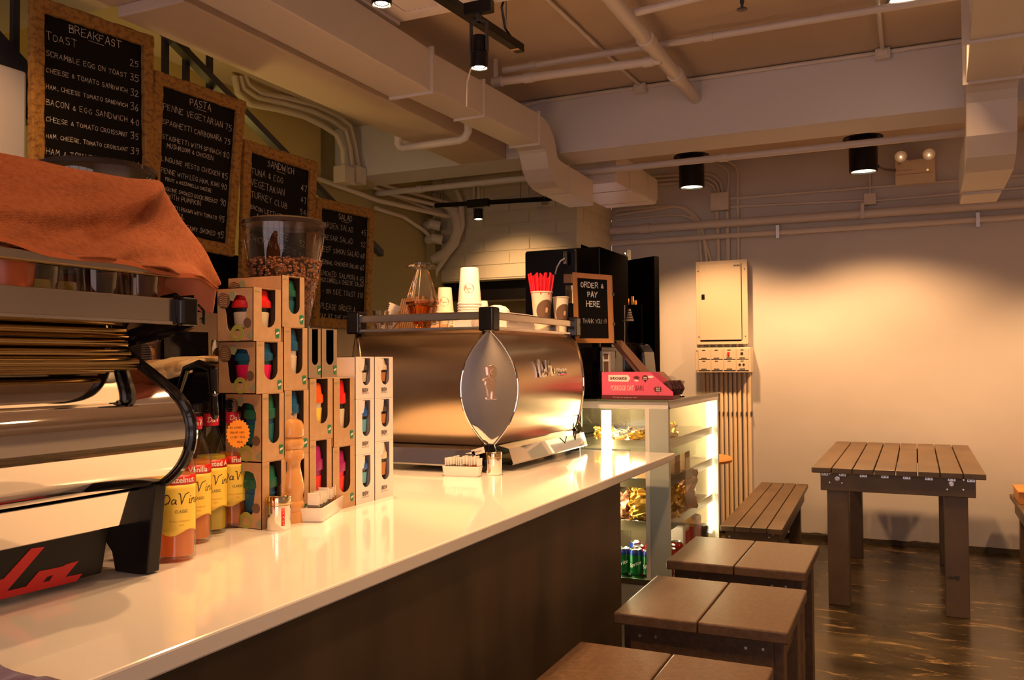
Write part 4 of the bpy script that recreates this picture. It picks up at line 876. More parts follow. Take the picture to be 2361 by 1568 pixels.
for i, (x, y) in enumerate(((-1.36, 3.97), (-1.27, 3.96), (-1.19, 3.98), (-1.12, 4.10), (-1.12, 4.26))):
    bag((x, y, .976), .085, .055, .07, foilc if i % 2 else foil, 8 + i, ['small wrapped pastry at the left end of the top shelf', 'gold wrapped pastry second from the left on the top shelf', 'clear wrapped pastry beside the corner post on the top shelf', 'gold wrapped pastry on the top shelf behind the side glass', 'clear wrapped pastry farther back on the top shelf'][i])
for i, (x, y) in enumerate(((-1.16, 4.02), (-1.12, 4.2), (-1.12, 4.4))):
    o = thing('sandwich_box', ['folded sandwich carton at the front of the middle shelf', 'folded sandwich carton in the centre of the middle shelf', 'folded sandwich carton farthest back on the middle shelf'][i], 'carton', (x, y, .801))
    MB().prism([(0, 0), (.12, 0), (.12, .09)], lambda u, v, d: Vector((x - .06 + u, y + d, .801 + v)), -.05, .05).obj('carton', kraft, o, bevel=.002)

# ================================================================== ESPRESSO MACHINES
# --- machine standing in the middle: rear corner towards the camera, bulging sides, lens-shaped corner plates
ax, ay, bx_, by_ = -2.0, 2.857, -1.416, 3.712      # footprint at the rail
BZ0, BZ1, BU = 1.035, 1.472, .078
t = thing('espresso_machine', 'bulging stainless espresso machine with a lion badge and cup rail, right of the boxes', 'espresso machine', ((ax + bx_) / 2, (ay + by_) / 2, ZT))
NB = 18
def bul(i): s_ = -1 + 2 * i / NB; return BU * (1 - abs(s_) ** 2.1)
def lev(i): return BZ0 + (BZ1 - BZ0) * i / NB
sides = {'s': [], 'e': [], 'n': [], 'w': []}; cor = {k: [] for k in ('se', 'ne', 'nw', 'sw')}
for i in range(NB + 1):
    k = bul(i); z = lev(i)
    def lin(p, q, n): return [Vector(p).lerp(Vector(q), j / n) for j in range(n + 1)]
    sides['s'].append(lin((ax + k, ay - k, z), (bx_ - k, ay - k, z), 8)); sides['e'].append(lin((bx_ + k, ay + k, z), (bx_ + k, by_ - k, z), 8))
    sides['n'].append(lin((bx_ - k, by_ + k, z), (ax + k, by_ + k, z), 8)); sides['w'].append(lin((ax - k, by_ - k, z), (ax - k, ay + k, z), 8))
    cor['se'].append([(bx_ - k, ay - k, z), (bx_ + k, ay + k, z)]); cor['ne'].append([(bx_ + k, by_ - k, z), (bx_ - k, by_ + k, z)])
    cor['nw'].append([(ax + k, by_ + k, z), (ax - k, by_ - k, z)]); cor['sw'].append([(ax - k, ay + k, z), (ax + k, ay - k, z)])
for k in 'senw':
    rows_ = [[p for p in r_] for r_ in sides[k]]
    MB().grid(rows_).obj('body_panel', steel, t)
for k, v in cor.items():
    m_ = MB(); cx, cy_ = (bx_ if 'e' in k else ax), (ay if 's' in k else by_); nx, ny = (1 if 'e' in k else -1) * .7071, (-1 if 's' in k else 1) * .7071
    rows_ = []
    for i, (p, q) in enumerate(v):
        p, q = Vector(p), Vector(q); row_ = []
        for j in range(9):
            u = j / 8; bump_ = .010 * (1 - (2 * u - 1) ** 2) * (1 - (2 * i / NB - 1) ** 2); c_ = p.lerp(q, u); row_.append(c_ + Vector((nx, ny, 0)) * (bump_ + .002))
        rows_.append(row_)
    m_.grid(rows_).obj('corner_plate', chrome, t)
    e1 = [Vector(p) + Vector((nx, ny, 0)) * .002 for p, q in v]; e2 = [Vector(q) + Vector((nx, ny, 0)) * .002 for p, q in v]
    MB().tube(e1, .0042, 8).tube(e2, .0042, 8).obj('corner_rim', chrome, t)
    MB().box(cx - .03, cx + .03, cy_ - .03, cy_ + .03, BZ1 - .008, 1.553).obj('corner_cap', blackgloss, t, bevel=.007, seg=3)
    fx = cx + (.012 if 'e' in k else -.012); fy = cy_ + (-.012 if 's' in k else .012)
    MB().lathe([(0, ZT), (.034, ZT), (.036, 1.0), (.022, 1.035), (.018, 1.05), (0, 1.05)], (fx - nx * .02, fy - ny * .02, 0), 20).obj('foot', blackgloss, t)
MB().box(ax + .01, bx_ - .01, ay + .01, by_ - .01, 1.0, 1.05).obj('chassis', black, t)
m_ = MB()   # lower skirts, sloping outwards
def skirt(mb, p, q, n):
    p, q, n = Vector(p), Vector(q), Vector(n)
    prof = [(.0, 1.042), (.045, 1.032), (.062, .978), (.058, .972), (.0, .975)]
    rows_ = [[p + n * a + Vector((0, 0, z - p.z)), q + n * a + Vector((0, 0, z - q.z))] for a, z in prof]; mb.grid(rows_, False)
skirt(m_, (ax + .02, ay - .01, 0), (bx_ - .035, ay - .01, 0), (0, -1, 0)); m_.obj('lower_skirt', chrome, t)
m_ = MB(); skirt(m_, (bx_ + .01, ay + .045, 0), (bx_ + .01, by_ - .015, 0), (1, 0, 0)); m_.obj('lower_skirt', chrome, t)
# cup tray, rails
MB().box(ax, bx_, ay, by_, BZ1 - .004, BZ1 + .004).obj('cup_tray', chrome, t)
for z in (1.478, 1.522):
    hh = .004 if z < 1.5 else .015; o_ = .014
    for b6 in ((ax, bx_, ay - o_, ay - o_ + .012), (bx_ + o_ - .012, bx_ + o_, ay, by_), (ax, bx_, by_ + o_ - .012, by_ + o_), (ax - o_, ax - o_ + .012, ay, by_)): MB().box(*b6, z - hh, z + hh).obj('cup_rail', steel2 if z > 1.5 else chrome, t, bevel=.004 if z > 1.5 else .001, seg=3)
# raised maker's lettering on the customer side
m_ = MB(); f1 = strokes('La', .062, .009, 0, slant=.12, sp=.6)
fE = lambda y0, z0: (lambda u, v, d: Vector((bx_ + bul(int((z0 + v - BZ0) / (BZ1 - BZ0) * NB)) + .004, y0 + u, z0 + v)))
def raised(mb, f, y0, z0, dpt=.006):
    vs, fs = f[0], f[1]; g = fE(y0, z0); a = [g(u, v, 0) for u, v in vs]; b_ = [p + Vector((dpt, 0, 0)) for p in a]; n = len(a)
    mb.add(b_, fs); mb.add(a + b_, [(f_[i], f_[(i + 1) % len(f_)], f_[(i + 1) % len(f_)] + n, f_[i] + n) for f_ in fs for i in range(len(f_))])
raised(m_, font('L', .062, .05), 3.135, 1.295); raised(m_, font('a', .040, .04), 3.172, 1.295); raised(m_, font('M', .058, .045, .058), 3.208, 1.297); raised(m_, font('arzocco', .040, .04, .145), 3.272, 1.297)
m_.box(bx_ + .066, bx_ + .074, 3.135, 3.42, 1.289, 1.2945)
m_.obj('maker_lettering', chrome, t)
# rampant lion badge on the corner plate
cpt = Vector((bx_, ay, 0)); u_ = Vector((.7071, .7071, 0)); n_ = Vector((.7071, -.7071, 0)); fL = lambda u, v, d: cpt + u_ * u + Vector((0, 0, 1.275 + v)) + n_ * (d + .011)
m_ = MB()
m_.prism([(-.010, .062), (.004, .066), (.014, .060), (.020, .050), (.019, .042), (.023, .036), (.019, .031), (.016, .022), (.012, .014), (.004, .010), (-.006, .014), (-.013, .028), (-.015, .045), (-.016, .058)], fL, 0, .013)
m_.prism([(-.028, .016), (-.010, .020), (-.002, .012), (-.004, .004), (-.020, .004), (-.030, .009)], fL, 0, .013)
m_.prism([(-.006, .014), (.012, .016), (.020, .006), (.018, -.012), (.012, -.030), (.014, -.046), (.020, -.052), (.020, -.060), (.002, -.060), (.004, -.034), (-.002, -.030), (-.006, -.046), (-.006, -.060), (-.018, -.060), (-.018, -.053), (-.012, -.048), (-.016, -.024), (-.022, -.006), (-.020, .004)], fL, 0, .011)
m_.prism([(-.004, .046), (.006, .052), (.014, .048), (.012, .040), (.004, .030), (-.004, .034)], fL, .013, .017)
for i in range(5): m_.prism([(-.013 + i * .002, .050 - i * .009), (-.010 + i * .002, .052 - i * .009), (-.003, .026 - i * .003), (-.006, .024 - i * .003)], fL, .013, .016)
m_.obj('lion_badge', mat('badge_chrome', (.90, .66, .50), .30, 1.), t, bevel=.0012)

# --- machine at the left edge: rear side towards the customers, seen end-on
Y_E, Y_S = 1.24, .40
def pr2(*pp): return [(lambda q: (q.x, q.z))(at(x, y, Y=Y_E)) for x, y in pp]
t = thing('espresso_machine', 'polished espresso machine with red lettering at the left edge, under the terracotta cloth', 'espresso machine', (-1.55, .82, ZT))
shell = pr2((413, 747), (286, 785), (276, 797), (286, 808), (340, 850), (392, 892), (424, 925), (442, 960), (447, 1000), (440, 1040), (422, 1075), (396, 1102), (372, 1116), (330, 1122))
def smooth2(p, it=2):
    for _ in range(it):
        q = [p[0]]
        for a, b_ in zip(p, p[1:]): q += [(a[0] * .75 + b_[0] * .25, a[1] * .75 + b_[1] * .25), (a[0] * .25 + b_[0] * .75, a[1] * .25 + b_[1] * .75)]
        p = q + [p[-1]]
    return p
sh = smooth2(shell, 2)
MB().grid([[(x, Y_S + (Y_E - .012 - Y_S) * k / 8, z) for k in range(9)] for x, z in sh]).obj('back_shell', chrome, t, ang=60)
inner = [(x - .001, z) for x, z in sh]
# black side plate with the machine's outline
side = pr2((447, 755), (300, 790), (292, 799)) + sh[8:-2]
outl = [(x + .008, z) for x, z in sh[6:-1]]; back = [(-1.84, 1.11), (-1.84, 1.43)]
MB().prism([outl[0]] + outl + back, lambda u, v, d: Vector((u, d, v)), Y_E - .010, Y_E).obj('side_plate', steel2, t)
MB().tube([(x + .004, Y_E - .004, z) for x, z in sh], .0085, 8).obj('edge_trim', blackgloss, t)
MB().tube([(x + .004, Y_S, z) for x, z in sh], .0085, 8).obj('edge_trim', blackgloss, t)
# diagonal bracket from rail to waist at the end
p_ = pr2((447, 755), (415, 750), (300, 782), (290, 796), (302, 800), (430, 764))
MB().prism(p_, lambda u, v, d: Vector((u, d, v)), Y_E - .006, Y_E + .006).obj('rail_bracket', blackgloss, t, bevel=.002)
# rail
xr = at(413, 720, Y=Y_E - .02).x; zt1, zb1 = at(413, 689, X=xr).z, at(413, 745, X=xr).z
MB().box(xr - .012, xr, Y_S, Y_E - .03, zb1, zt1).obj('cup_rail', steel2, t, bevel=.002); MB().box(-1.84, -1.828, Y_S, Y_E - .03, zb1, zt1).obj('cup_rail', steel2, t, bevel=.002)
MB().box(xr - .002, xr + .004, Y_S, Y_E - .03, zb1 - .004, zb1 + .003).obj('rail_lip', chrome, t, bevel=.001)
MB().box(-1.84, xr + .0, Y_E - .03, Y_E + .012, zb1 - .003, zt1 + .003).box(xr, xr + .018, Y_E - .03, Y_E + .012, zb1 - .006, zt1 + .003).obj('rail_end_cap', blackgloss, t, bevel=.006, seg=3)
MB().box(-1.83, xr - .01, Y_S, Y_E - .03, zb1 + .008, zb1 + .014).obj('cup_tray', steel2, t)
# upper glass rail with a polished tube
xu = xr - .008; q = at(388, 634, X=xu)
MB().box(xu - .004, xu + .004, Y_S, q.y, q.z - .002, q.z + .014).obj('upper_rail', steel2, t, bevel=.002); MB().tube([(xu + .004, Y_S, q.z - .003), (xu + .004, q.y, q.z - .003)], .0028, 8).obj('rail_bead', mat('brassy_steel', (.95, .80, .50), .10, 1.), t)
MB().tube([(xr + .014, Y_E + .014, zt1 - .01), (xr + .016, Y_E + .026, zt1 - .02), (xr + .016, Y_E + .026, zb1 + .0), (xr + .016, Y_E + .018, zb1 + .01)], .0028, 6).obj('wire_loop', blackgloss, t)
# lower body, panel, legs, base plate with lettering
xp = -1.347
pt_, pb_ = at(330, 1128, X=xp), at(328, 1205, X=xp)
MB().prism([(-1.84, pb_.z), (xp - .010, pb_.z), (xp + .006, pt_.z + .002), (-1.84, pt_.z + .002)], lambda u, v, d: Vector((u, d, v)), Y_S, 1.218).obj('drip_housing', chrome, t, bevel=.002)
for i, (dx, z) in enumerate(((.008, 1.410), (.000, 1.391), (.008, 1.371), (.030, 1.354))): MB().tube([(-1.402 + dx, Y_S, z), (-1.402 + dx, Y_E - .015, z)], .0090, 20).obj('stripe_tube', mat('gold_stripe_steel', (.62, .44, .20), .14, 1.), t)  # tubes added to imitate the gold reflected stripes at the waist
MB().box(-1.84, xp + .006, 1.218, Y_E - .002, pb_.z - .002, pt_.z + .012).obj('end_block', black, t, bevel=.003)
MB().lathe([(0, .004), (.0045, .003), (.0045, 0)], (xp + .006, 1.228, (pt_.z + pb_.z) / 2 + .01), 12, 'x').obj('screw', chrome, t)
for y0_ in (Y_E - .028, Y_S):
    lp = pr2((383, 1112), (366, 1316), (344, 1319), (292, 1310), (284, 1265), (268, 1240), (246, 1225), (246, 1200), (300, 1118))
    lp2 = lp
    MB().prism(lp2, lambda u, v, d: Vector((u, d, max(v, ZT))), y0_, y0_ + .03).obj('leg', black, t, bevel=.003)
    MB().prism([(-1.84 + .08, ZT), (-1.84 + .13, ZT), (-1.80, 1.05), (-1.84, 1.05)], lambda u, v, d: Vector((u, d, v)), y0_, y0_ + .03).obj('leg', black, t, bevel=.003)
xb = -1.383; e1, e2 = at(252, 1222, X=xb), at(237, 1335, X=xb)
fnb = lambda u, v, d: Vector((xb + d, u, v))
MB().prism([(Y_S, ZT + .012), (e2.y - .004, ZT + .012), (e2.y, ZT + .022), (e1.y, pb_.z), (Y_S, pb_.z)], fnb, -.015, 0).obj('base_plate', black, t, bevel=.002)
zx = lambda x, y: (lambda q: (q.y, q.z))(at(x / 4.238, 1050 + y / 4.238, X=xb))
LA = [zx(*p) for p in ((300, 910), (432, 893), (62, 1325), (250, 1282), (378, 1132), (612, 1085), (640, 1065), (764, 1030), (635, 1187), (800, 1155), (745, 1228), (0, 1408), (-260, 1470), (-210, 1390), (0, 1215), (32, 1205))]
HO = [zx(*p) for p in ((455, 1187), (515, 1167), (480, 1225), (411, 1242))]
MB().prism(LA, fnb, 0, .0015, [HO]).obj('red_lettering', redlab, t)
m_ = MB(); raised2 = font('Marzocco', .05, .03, .36); m_.flat(raised2, lambda u, v, d: Vector((xb + .001, Y_S + .02 + u * .78, ZT + .03 + v))); m_.obj('red_lettering', redlab, t)
# cups on the tray of this machine
cupg = mat('orange_cup', (.50, .10, .02), .35)
def tumbler(x, y, z, r, h, label, group, mt=None, name='glass_tumbler'):
    return props(MB().lathe([(0, .004), (r * .72, .004), (r * .72, 0), (r * .78, .0), (r, h), (r * .95, h), (r * .74, .008), (0, .008)], (x, y, z), 20, wob=lambda q, zz: 1 + .02 * math.cos(9 * q)).obj(name, mt or cutg, fix=False), label, 'glass' if not mt or 'glass' in mt.name else 'cup', group)
ztray = zb1 + .014
for i, (px, l) in enumerate(((85, 'glass on the tray, beside the orange cup'), (225, 'glass in the middle of the tray under the cloth'), (322, 'glass at the right end of the tray under the cloth'))):
    q = at(px, 660, X=xr - .055); tumbler(q.x, q.y, ztray, .036, .078, 'clear ' + l, 'glasses on the tray of the left espresso machine', glassd)
    tumbler(q.x - .08, q.y + .01, ztray, .036, .078, 'clear glass in the second row behind the ' + ('first', 'middle', 'last')[i] + ' glass of the tray', 'glasses on the tray of the left espresso machine', glassd)
q = at(18, 650, X=xr - .055); o = tumbler(q.x, q.y, ztray, .042, .085, 'orange cup at the far left end of the tray', None, cupg, 'cup')
# things stacked on top that hold up the cloth
tb = t
MB().box(-1.80, xu - .01, Y_S, 1.19, q.z + .045, q.z + .052).obj('shelf_plate', steel2, tb)
for x, y in ((-1.79, .45), (-1.79, 1.15), (xu - .03, .45), (xu - .03, 1.15)): MB().tube([(x, y, ztray - .006), (x, y, q.z + .046)], .005, 6).obj('post', steel2, tb)
# terracotta cloth draped over it
cols = []
fr = [(-1.46, -140, 340), (-1.46, 60, 382), (-1.465, 170, 408), (-1.47, 270, 421), (-1.47, 330, 430), (-1.47, 352, 452), (-1.475, 400, 515), (-1.48, 455, 592), (-1.47, 496, 655)]
he = [(-1.262, -140, 538), (-1.262, 0, 553), (-1.262, 100, 585), (-1.262, 190, 598), (-1.262, 265, 604), (-1.262, 310, 612), (-1.262, 385, 634), (-1.265, 455, 640), (-1.33, 497, 668)]
md = [(-1.36, -140, 450), (-1.345, 40, 490), (-1.35, 140, 512), (-1.355, 225, 522), (-1.345, 295, 520), (-1.345, 330, 536), (-1.36, 390, 580), (-1.37, 450, 622), (-1.40, 497, 662)]
R_ = [at(x, y, X=X) for X, x, y in fr]; H_ = [at(x, y, X=X) for X, x, y in he]; M_ = [at(x, y, X=X) for X, x, y in md]
B_ = [Vector((-1.83, p.y - .02, min(p.z, 1.60) - .05)) for p in R_]
def crv(P, t):
    n = len(P) - 1; x = t * n; i = min(int(x), n - 1); f = x - i; p0, p1, p2, p3 = P[max(i - 1, 0)], P[i], P[i + 1], P[min(i + 2, n)]
    return .5 * ((2 * p1) + (p2 - p0) * f + (2 * p0 - 5 * p1 + 4 * p2 - p3) * f * f + (3 * p1 - p0 - 3 * p2 + p3) * f ** 3)
rows_ = []; NU, NV = 70, 44
for j in range(NV + 1):
    v = j / NV; row_ = []
    for i in range(NU + 1):
        u = i / NU; p = crv([crv(B_, u), crv(R_, u), crv(M_, u), crv(H_, u)], v)
        k = noise.noise(Vector((u * 2.6, v * 2.2, 3.3))) * .050 * (0.15 + math.sin(PI * min(1, v * 1.1)) ** 2 * (v > .3)) + noise.noise(Vector((u * 7 + v * 4, v * 2.5, 9))) * .014 * v
        if u < .66: k += .020 * math.exp(-((v - (.47 + .42 * (.66 - u))) / .075) ** 2) * min(1, (.66 - u) * 5 + .2)
        k += .012 * math.exp(-((u - .68 - .04 * v) / .05) ** 2) * v + .006 * math.exp(-((u - .88) / .04) ** 2) * v
        if v > .97: k += .003
        row_.append(p + Vector((k, 0, k * .35)))
    rows_.append(row_)
cl = thing('cleaning_cloth', 'terracotta microfibre cloth draped over the left espresso machine', 'cloth', (-1.45, .9, 1.55))
MB().grid(rows_).obj('fabric', terra, cl, solid=.004, fix=False, sub=1)
m_ = MB()
for i in range(0, 210):
    u = i / 209; p = crv([crv(B_, u), crv(R_, u), crv(M_, u), crv(H_, u)], 1.0); m_.tube([p + Vector((.003, -.0015, .005)), p + Vector((.0035, .0015, -.003))], .0016, 4, False)
m_.obj('hem_stitching', mat('stitch', (.62, .18, .05), .8), cl)
# hanging corner of the cloth, folded round the end of the machine
F1 = [at(385, 634, X=-1.28), at(455, 640, X=-1.275), at(497, 664, X=-1.35)]
F2 = [at(380, 655, X=-1.38), at(440, 690, X=-1.34), at(494, 690, X=-1.37)]
F3 = [at(420, 668, X=-1.40), at(455, 712, X=-1.36), at(490, 722, X=-1.38)]
rows_ = [[crv([crv(F1, i / 20), crv(F2, i / 20), crv(F3, i / 20)], j / 14) + Vector((noise.noise(Vector((i * .2, j * .2, 1))) * .006, 0, 0)) for i in range(21)] for j in range(15)]
MB().grid(rows_).obj('folded_corner', mat('terracotta_reverse', (.26, .07, .05), .9, bump=((500, 500, 500), .7, .001)), cl, solid=.004, fix=False)

# ================================================================== GRINDERS
def hopper(c, r, z0, z1, label, beans=None):
    """clear tapered bean hopper with a dark lid over a black grinder body that stands on the worktop"""
    t = thing('coffee_grinder', label, 'coffee grinder', (c[0], c[1], ZT)); cx, cy_ = c; H_ = z1 - z0
    MB().lathe([(r * .62, z0), (r * .66, z0 + H_ * .08), (r * .80, z0 + H_ * .4), (r * .93, z0 + H_ * .68), (r, z0 + H_ * .85), (r, z1 - .012)], (cx, cy_, 0), 48).obj('hopper', hopg, t, fix=False)
    MB().lathe([(0, z1 + .004), (r * .9, z1 + .004), (r + .004, z1 - .003), (r + .005, z1 - .014), (r - .006, z1 - .016), (0, z1 - .012)], (cx, cy_, 0), 48).obj('lid', mat('smoky_lid', (.035, .022, .018), .12), t)
    MB().lathe([(r * .66, z0 + .0), (r * .66, z0 - .03), (r * .45, z0 - .05), (r * .45, z0 - .09), (0, z0 - .09)], (cx, cy_, 0), 32).obj('collar', blackgloss, t)
    MB().box(cx - .075, cx + .075, cy_ - .085, cy_ + .085, ZT + .02, z0 - .075).box(cx - .09, cx + .09, cy_ - .10, cy_ + .10, ZT, ZT + .03).obj('body', black, t, bevel=.012, seg=3)
    if beans:
        zb_ = z0 + H_ * beans; bm_ = MB(); r_ = random.Random(3)
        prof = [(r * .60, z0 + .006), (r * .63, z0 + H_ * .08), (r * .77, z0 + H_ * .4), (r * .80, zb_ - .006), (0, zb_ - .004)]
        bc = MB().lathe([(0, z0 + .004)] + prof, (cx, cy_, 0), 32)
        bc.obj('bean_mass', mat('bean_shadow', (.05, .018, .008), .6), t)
        def bean(p, d):
            u = Vector((r_.uniform(-1, 1), r_.uniform(-1, 1), r_.uniform(-1, 1))).normalized(); w = d - u * d.dot(u)
            if w.length < .1: return
            w.normalize(); x = u.cross(w); vs = []
            for i in range(1, 4):
                th = PI * i / 4
                for j in range(7):
                    ph = 2 * PI * j / 7; vs.append(p + u * math.cos(th) * .0062 + (x * math.cos(ph) + w * math.sin(ph) * .7) * math.sin(th) * .0045)
            vs = [p + u * .0062] + vs + [p - u * .0062]; fs = [(0, 1 + j, 1 + (j + 1) % 7) for j in range(7)]
            for i in range(2): fs += [(1 + i * 7 + j, 8 + i * 7 + j, 8 + i * 7 + (j + 1) % 7, 1 + i * 7 + (j + 1) % 7) for j in range(7)]
            fs += [(22, 15 + (j + 1) % 7, 15 + j) for j in range(7)]; bm_.add(vs, fs, True)
        for i in range(1500):
            z = z0 + .01 + (zb_ - z0 - .01) * r_.random() ** .8; f = (z - z0) / H_; rr = r * (.62 + .36 * min(1, f / .62)) - .008; a = r_.uniform(0, 2 * PI)
            d = Vector((math.cos(a), math.sin(a), 0)); bean(Vector((cx, cy_, z)) + d * rr, d)
        for i in range(380):
            a = r_.uniform(0, 2 * PI); q = r * .85 * r_.random() ** .5; bean(Vector((cx + q * math.cos(a), cy_ + q * math.sin(a), zb_ + r_.uniform(-.003, .003))), Vector((0, 0, 1)))
        o = bm_.obj('coffee_beans', mat('coffee_bean', (.16, .055, .02), .3, var=((200, 200, 200), (.26, .10, .04), .4, .6)), t, fix=False); o['kind'] = 'stuff'
    return t
def by_depth(px, py, d): return CAM + (FW + RT * ((px - W / 2) / FPX) - UP * ((py - H / 2) / FPX)) * d
g1 = by_depth(655, 515, 2.56); zt_h = at(655, 512, Y=g1.y).z; zb_h = at(700, 752, Y=g1.y).z
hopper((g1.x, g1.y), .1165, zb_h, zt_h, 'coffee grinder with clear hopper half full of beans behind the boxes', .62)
g2 = by_depth(225, 392, 2.25); zt2 = at(225, 388, Y=g2.y).z
hopper((g2.x, g2.y), .140, zt2 - .36, zt2, 'coffee grinder with dark lidded hopper behind the terracotta cloth')
# grinder casing with louvred vent seen below the cup rail
q0 = at(298, 765, Y=1.75); q1 = at(383, 880, Y=1.75)
t = thing('grinder_casing', 'metal machine casing with rounded louvred vent and black edge behind the left espresso machine', 'machine casing', ((q0.x + q1.x) / 2, 1.8, ZT))
xa, xc = at(255, 800, Y=1.75).x, at(378, 800, Y=1.75).x
MB().box(xa, xc, 1.75, 1.9, ZT, q0.z).obj('body', mat('copper_steel', (.62, .36, .20), .2, 1.), t, bevel=.004)
MB().prism([(xc - .004, q0.z), (xc + .008, q0.z), (xc + .022, ZT), (xc - .004, ZT)], lambda u, v, d: Vector((u, d, v)), 1.742, 1.905).obj('edge', blackgloss, t)
vx, vz = (xa + xc) / 2 + .01, q0.z - .085
MB().prism(rrect(vx - .055, vz - .075, vx + .055, vz + .060, .05, 8), lambda u, v, d: Vector((u, d, v)), 1.744, 1.75).obj('vent', mat('vent_metal', (.55, .42, .33), .35, .7), t)
for i in range(17): MB().box(vx - .048, vx + .048, 1.742, 1.7445, vz - .058 + i * .0065, vz - .056 + i * .0065).obj('louvre', blackmatt, t)
MB().lathe([(0, -.006), (.007, -.004), (.008, 0)], (xc - .014, 1.75, q0.z - .022), 14, 'y').obj('screw', chrome, t)
# black knock box with a pale towel on it
q0, q1 = at(372, 850, Y=1.72), at(505, 930, Y=1.72)
t = thing('black_appliance', 'low black appliance behind the syrup bottles', 'appliance', ((q0.x + q1.x) / 2, 1.82, ZT))
MB().box(q0.x - .02, q1.x, 1.735, 1.92, ZT, at(460, 858, Y=1.735).z).obj('body', blackgloss, t, bevel=.012, seg=3)
zt3 = at(460, 858, Y=1.735).z
rows_ = []
xa, xc = at(378, 830, Y=1.80).x, at(503, 830, Y=1.80).x
zpk = at(440, 828, Y=1.88).z
for j in range(21):
    v = j / 20; row_ = []
    for i in range(29):
        u = i / 28; x = xa + (xc - xa) * u; y = 1.93 - .20 * min(1, v * 1.5); z = zpk - .004 - .012 * noise.noise(Vector((u * 3, v * 3, 0))) if v < .55 else zpk - .005 - (v - .55) * .16 * (1 - .55 * u)
        row_.append(Vector((x, y - .012 - (v > .55) * .012 + .005 * noise.noise(Vector((u * 7, v * 7, 4))), z)))
    rows_.append(row_)
props(MB().grid(rows_).obj('towel', towelm, solid=.012, fix=False, sub=1), 'pale fluffy folded towel on the black appliance behind the bottles', 'towel')
q = at(497, 800, Y=1.95); props(MB().lathe([(.055, .0), (.05, -.07), (.042, -.13), (.040, -.132)], (q.x + .015, 1.99, q.z + .02), 28).obj('milk_pitcher', chrome, solid=.0015), 'polished steel milk pitcher rim peeking out left of the boxes', 'pitcher')

# ================================================================== CUP BOXES
XF = -1.435
def rcup(x, y, z, s, h, lid, band, body, label, base=None, plug=None):
    o = thing('reusable_cup', label, 'cup', (x, y, z), 'reusable cups in the display boxes'); f = h / .11
    pr_ = [(0, .0), (.026, 0), (.028, .004), (.036, .070 * f)]
    MB().lathe([(0, .001)] + [(r * s, zz) for r, zz in pr_] + [(.034 * s, .072 * f), (0, .072 * f)], (x, y, z), 28).obj('body', body, o)
    MB().lathe([(.0325 * s, .026 * f), (.0345 * s, .027 * f), (.0372 * s, .060 * f), (.0355 * s, .061 * f)], (x, y, z), 28).obj('band', band, o)
    MB().lathe([(.040 * s, .070 * f), (.0415 * s, .073 * f), (.0405 * s, .086 * f), (.037 * s, .088 * f), (.034 * s, .106 * f), (.030 * s, .110 * f), (0, .110 * f)], (x, y, z), 28).obj('lid', lid, o)
    if plug: MB().lathe([(0, .115 * f), (.018 * s, .114 * f), (.020 * s, .108 * f)], (x - .006, y, z), 20).obj('plug', plug, o)
    return o
colr = lambda n, c: mat('cup_' + n, c, .4)
c_red = colr('red', (.75, .015, .015)); c_blk = colr('black', (.012, .012, .016)); c_crm = colr('cream', (.72, .60, .46)); c_nvy = colr('blue', (.008, .09, .22)); c_tl = colr('teal', (.005, .13, .17)); c_pnk = colr('magenta', (.80, .005, .12))
c_grn = colr('green', (.008, .12, .08)); c_lim = colr('lime', (.62, .72, .05)); c_wht = colr('white', (.80, .72, .64)); c_org = colr('orange', (.85, .12, .01)); c_yel = colr('yellow', (.92, .70, .12)); c_pur = colr('purple', (.35, .01, .16)); c_cork = mat('cup_cork', (.50, .20, .06), .8, bump=((200, 200, 200), .5, .001))
c_sky = colr('skyblue', (.12, .42, .60)); c_bl2 = colr('royal_blue', (.01, .10, .45)); c_gry = colr('dark_grey', (.06, .05, .05))
c_glass = clear('cup_glass', (.80, .76, .74), .03, .3)
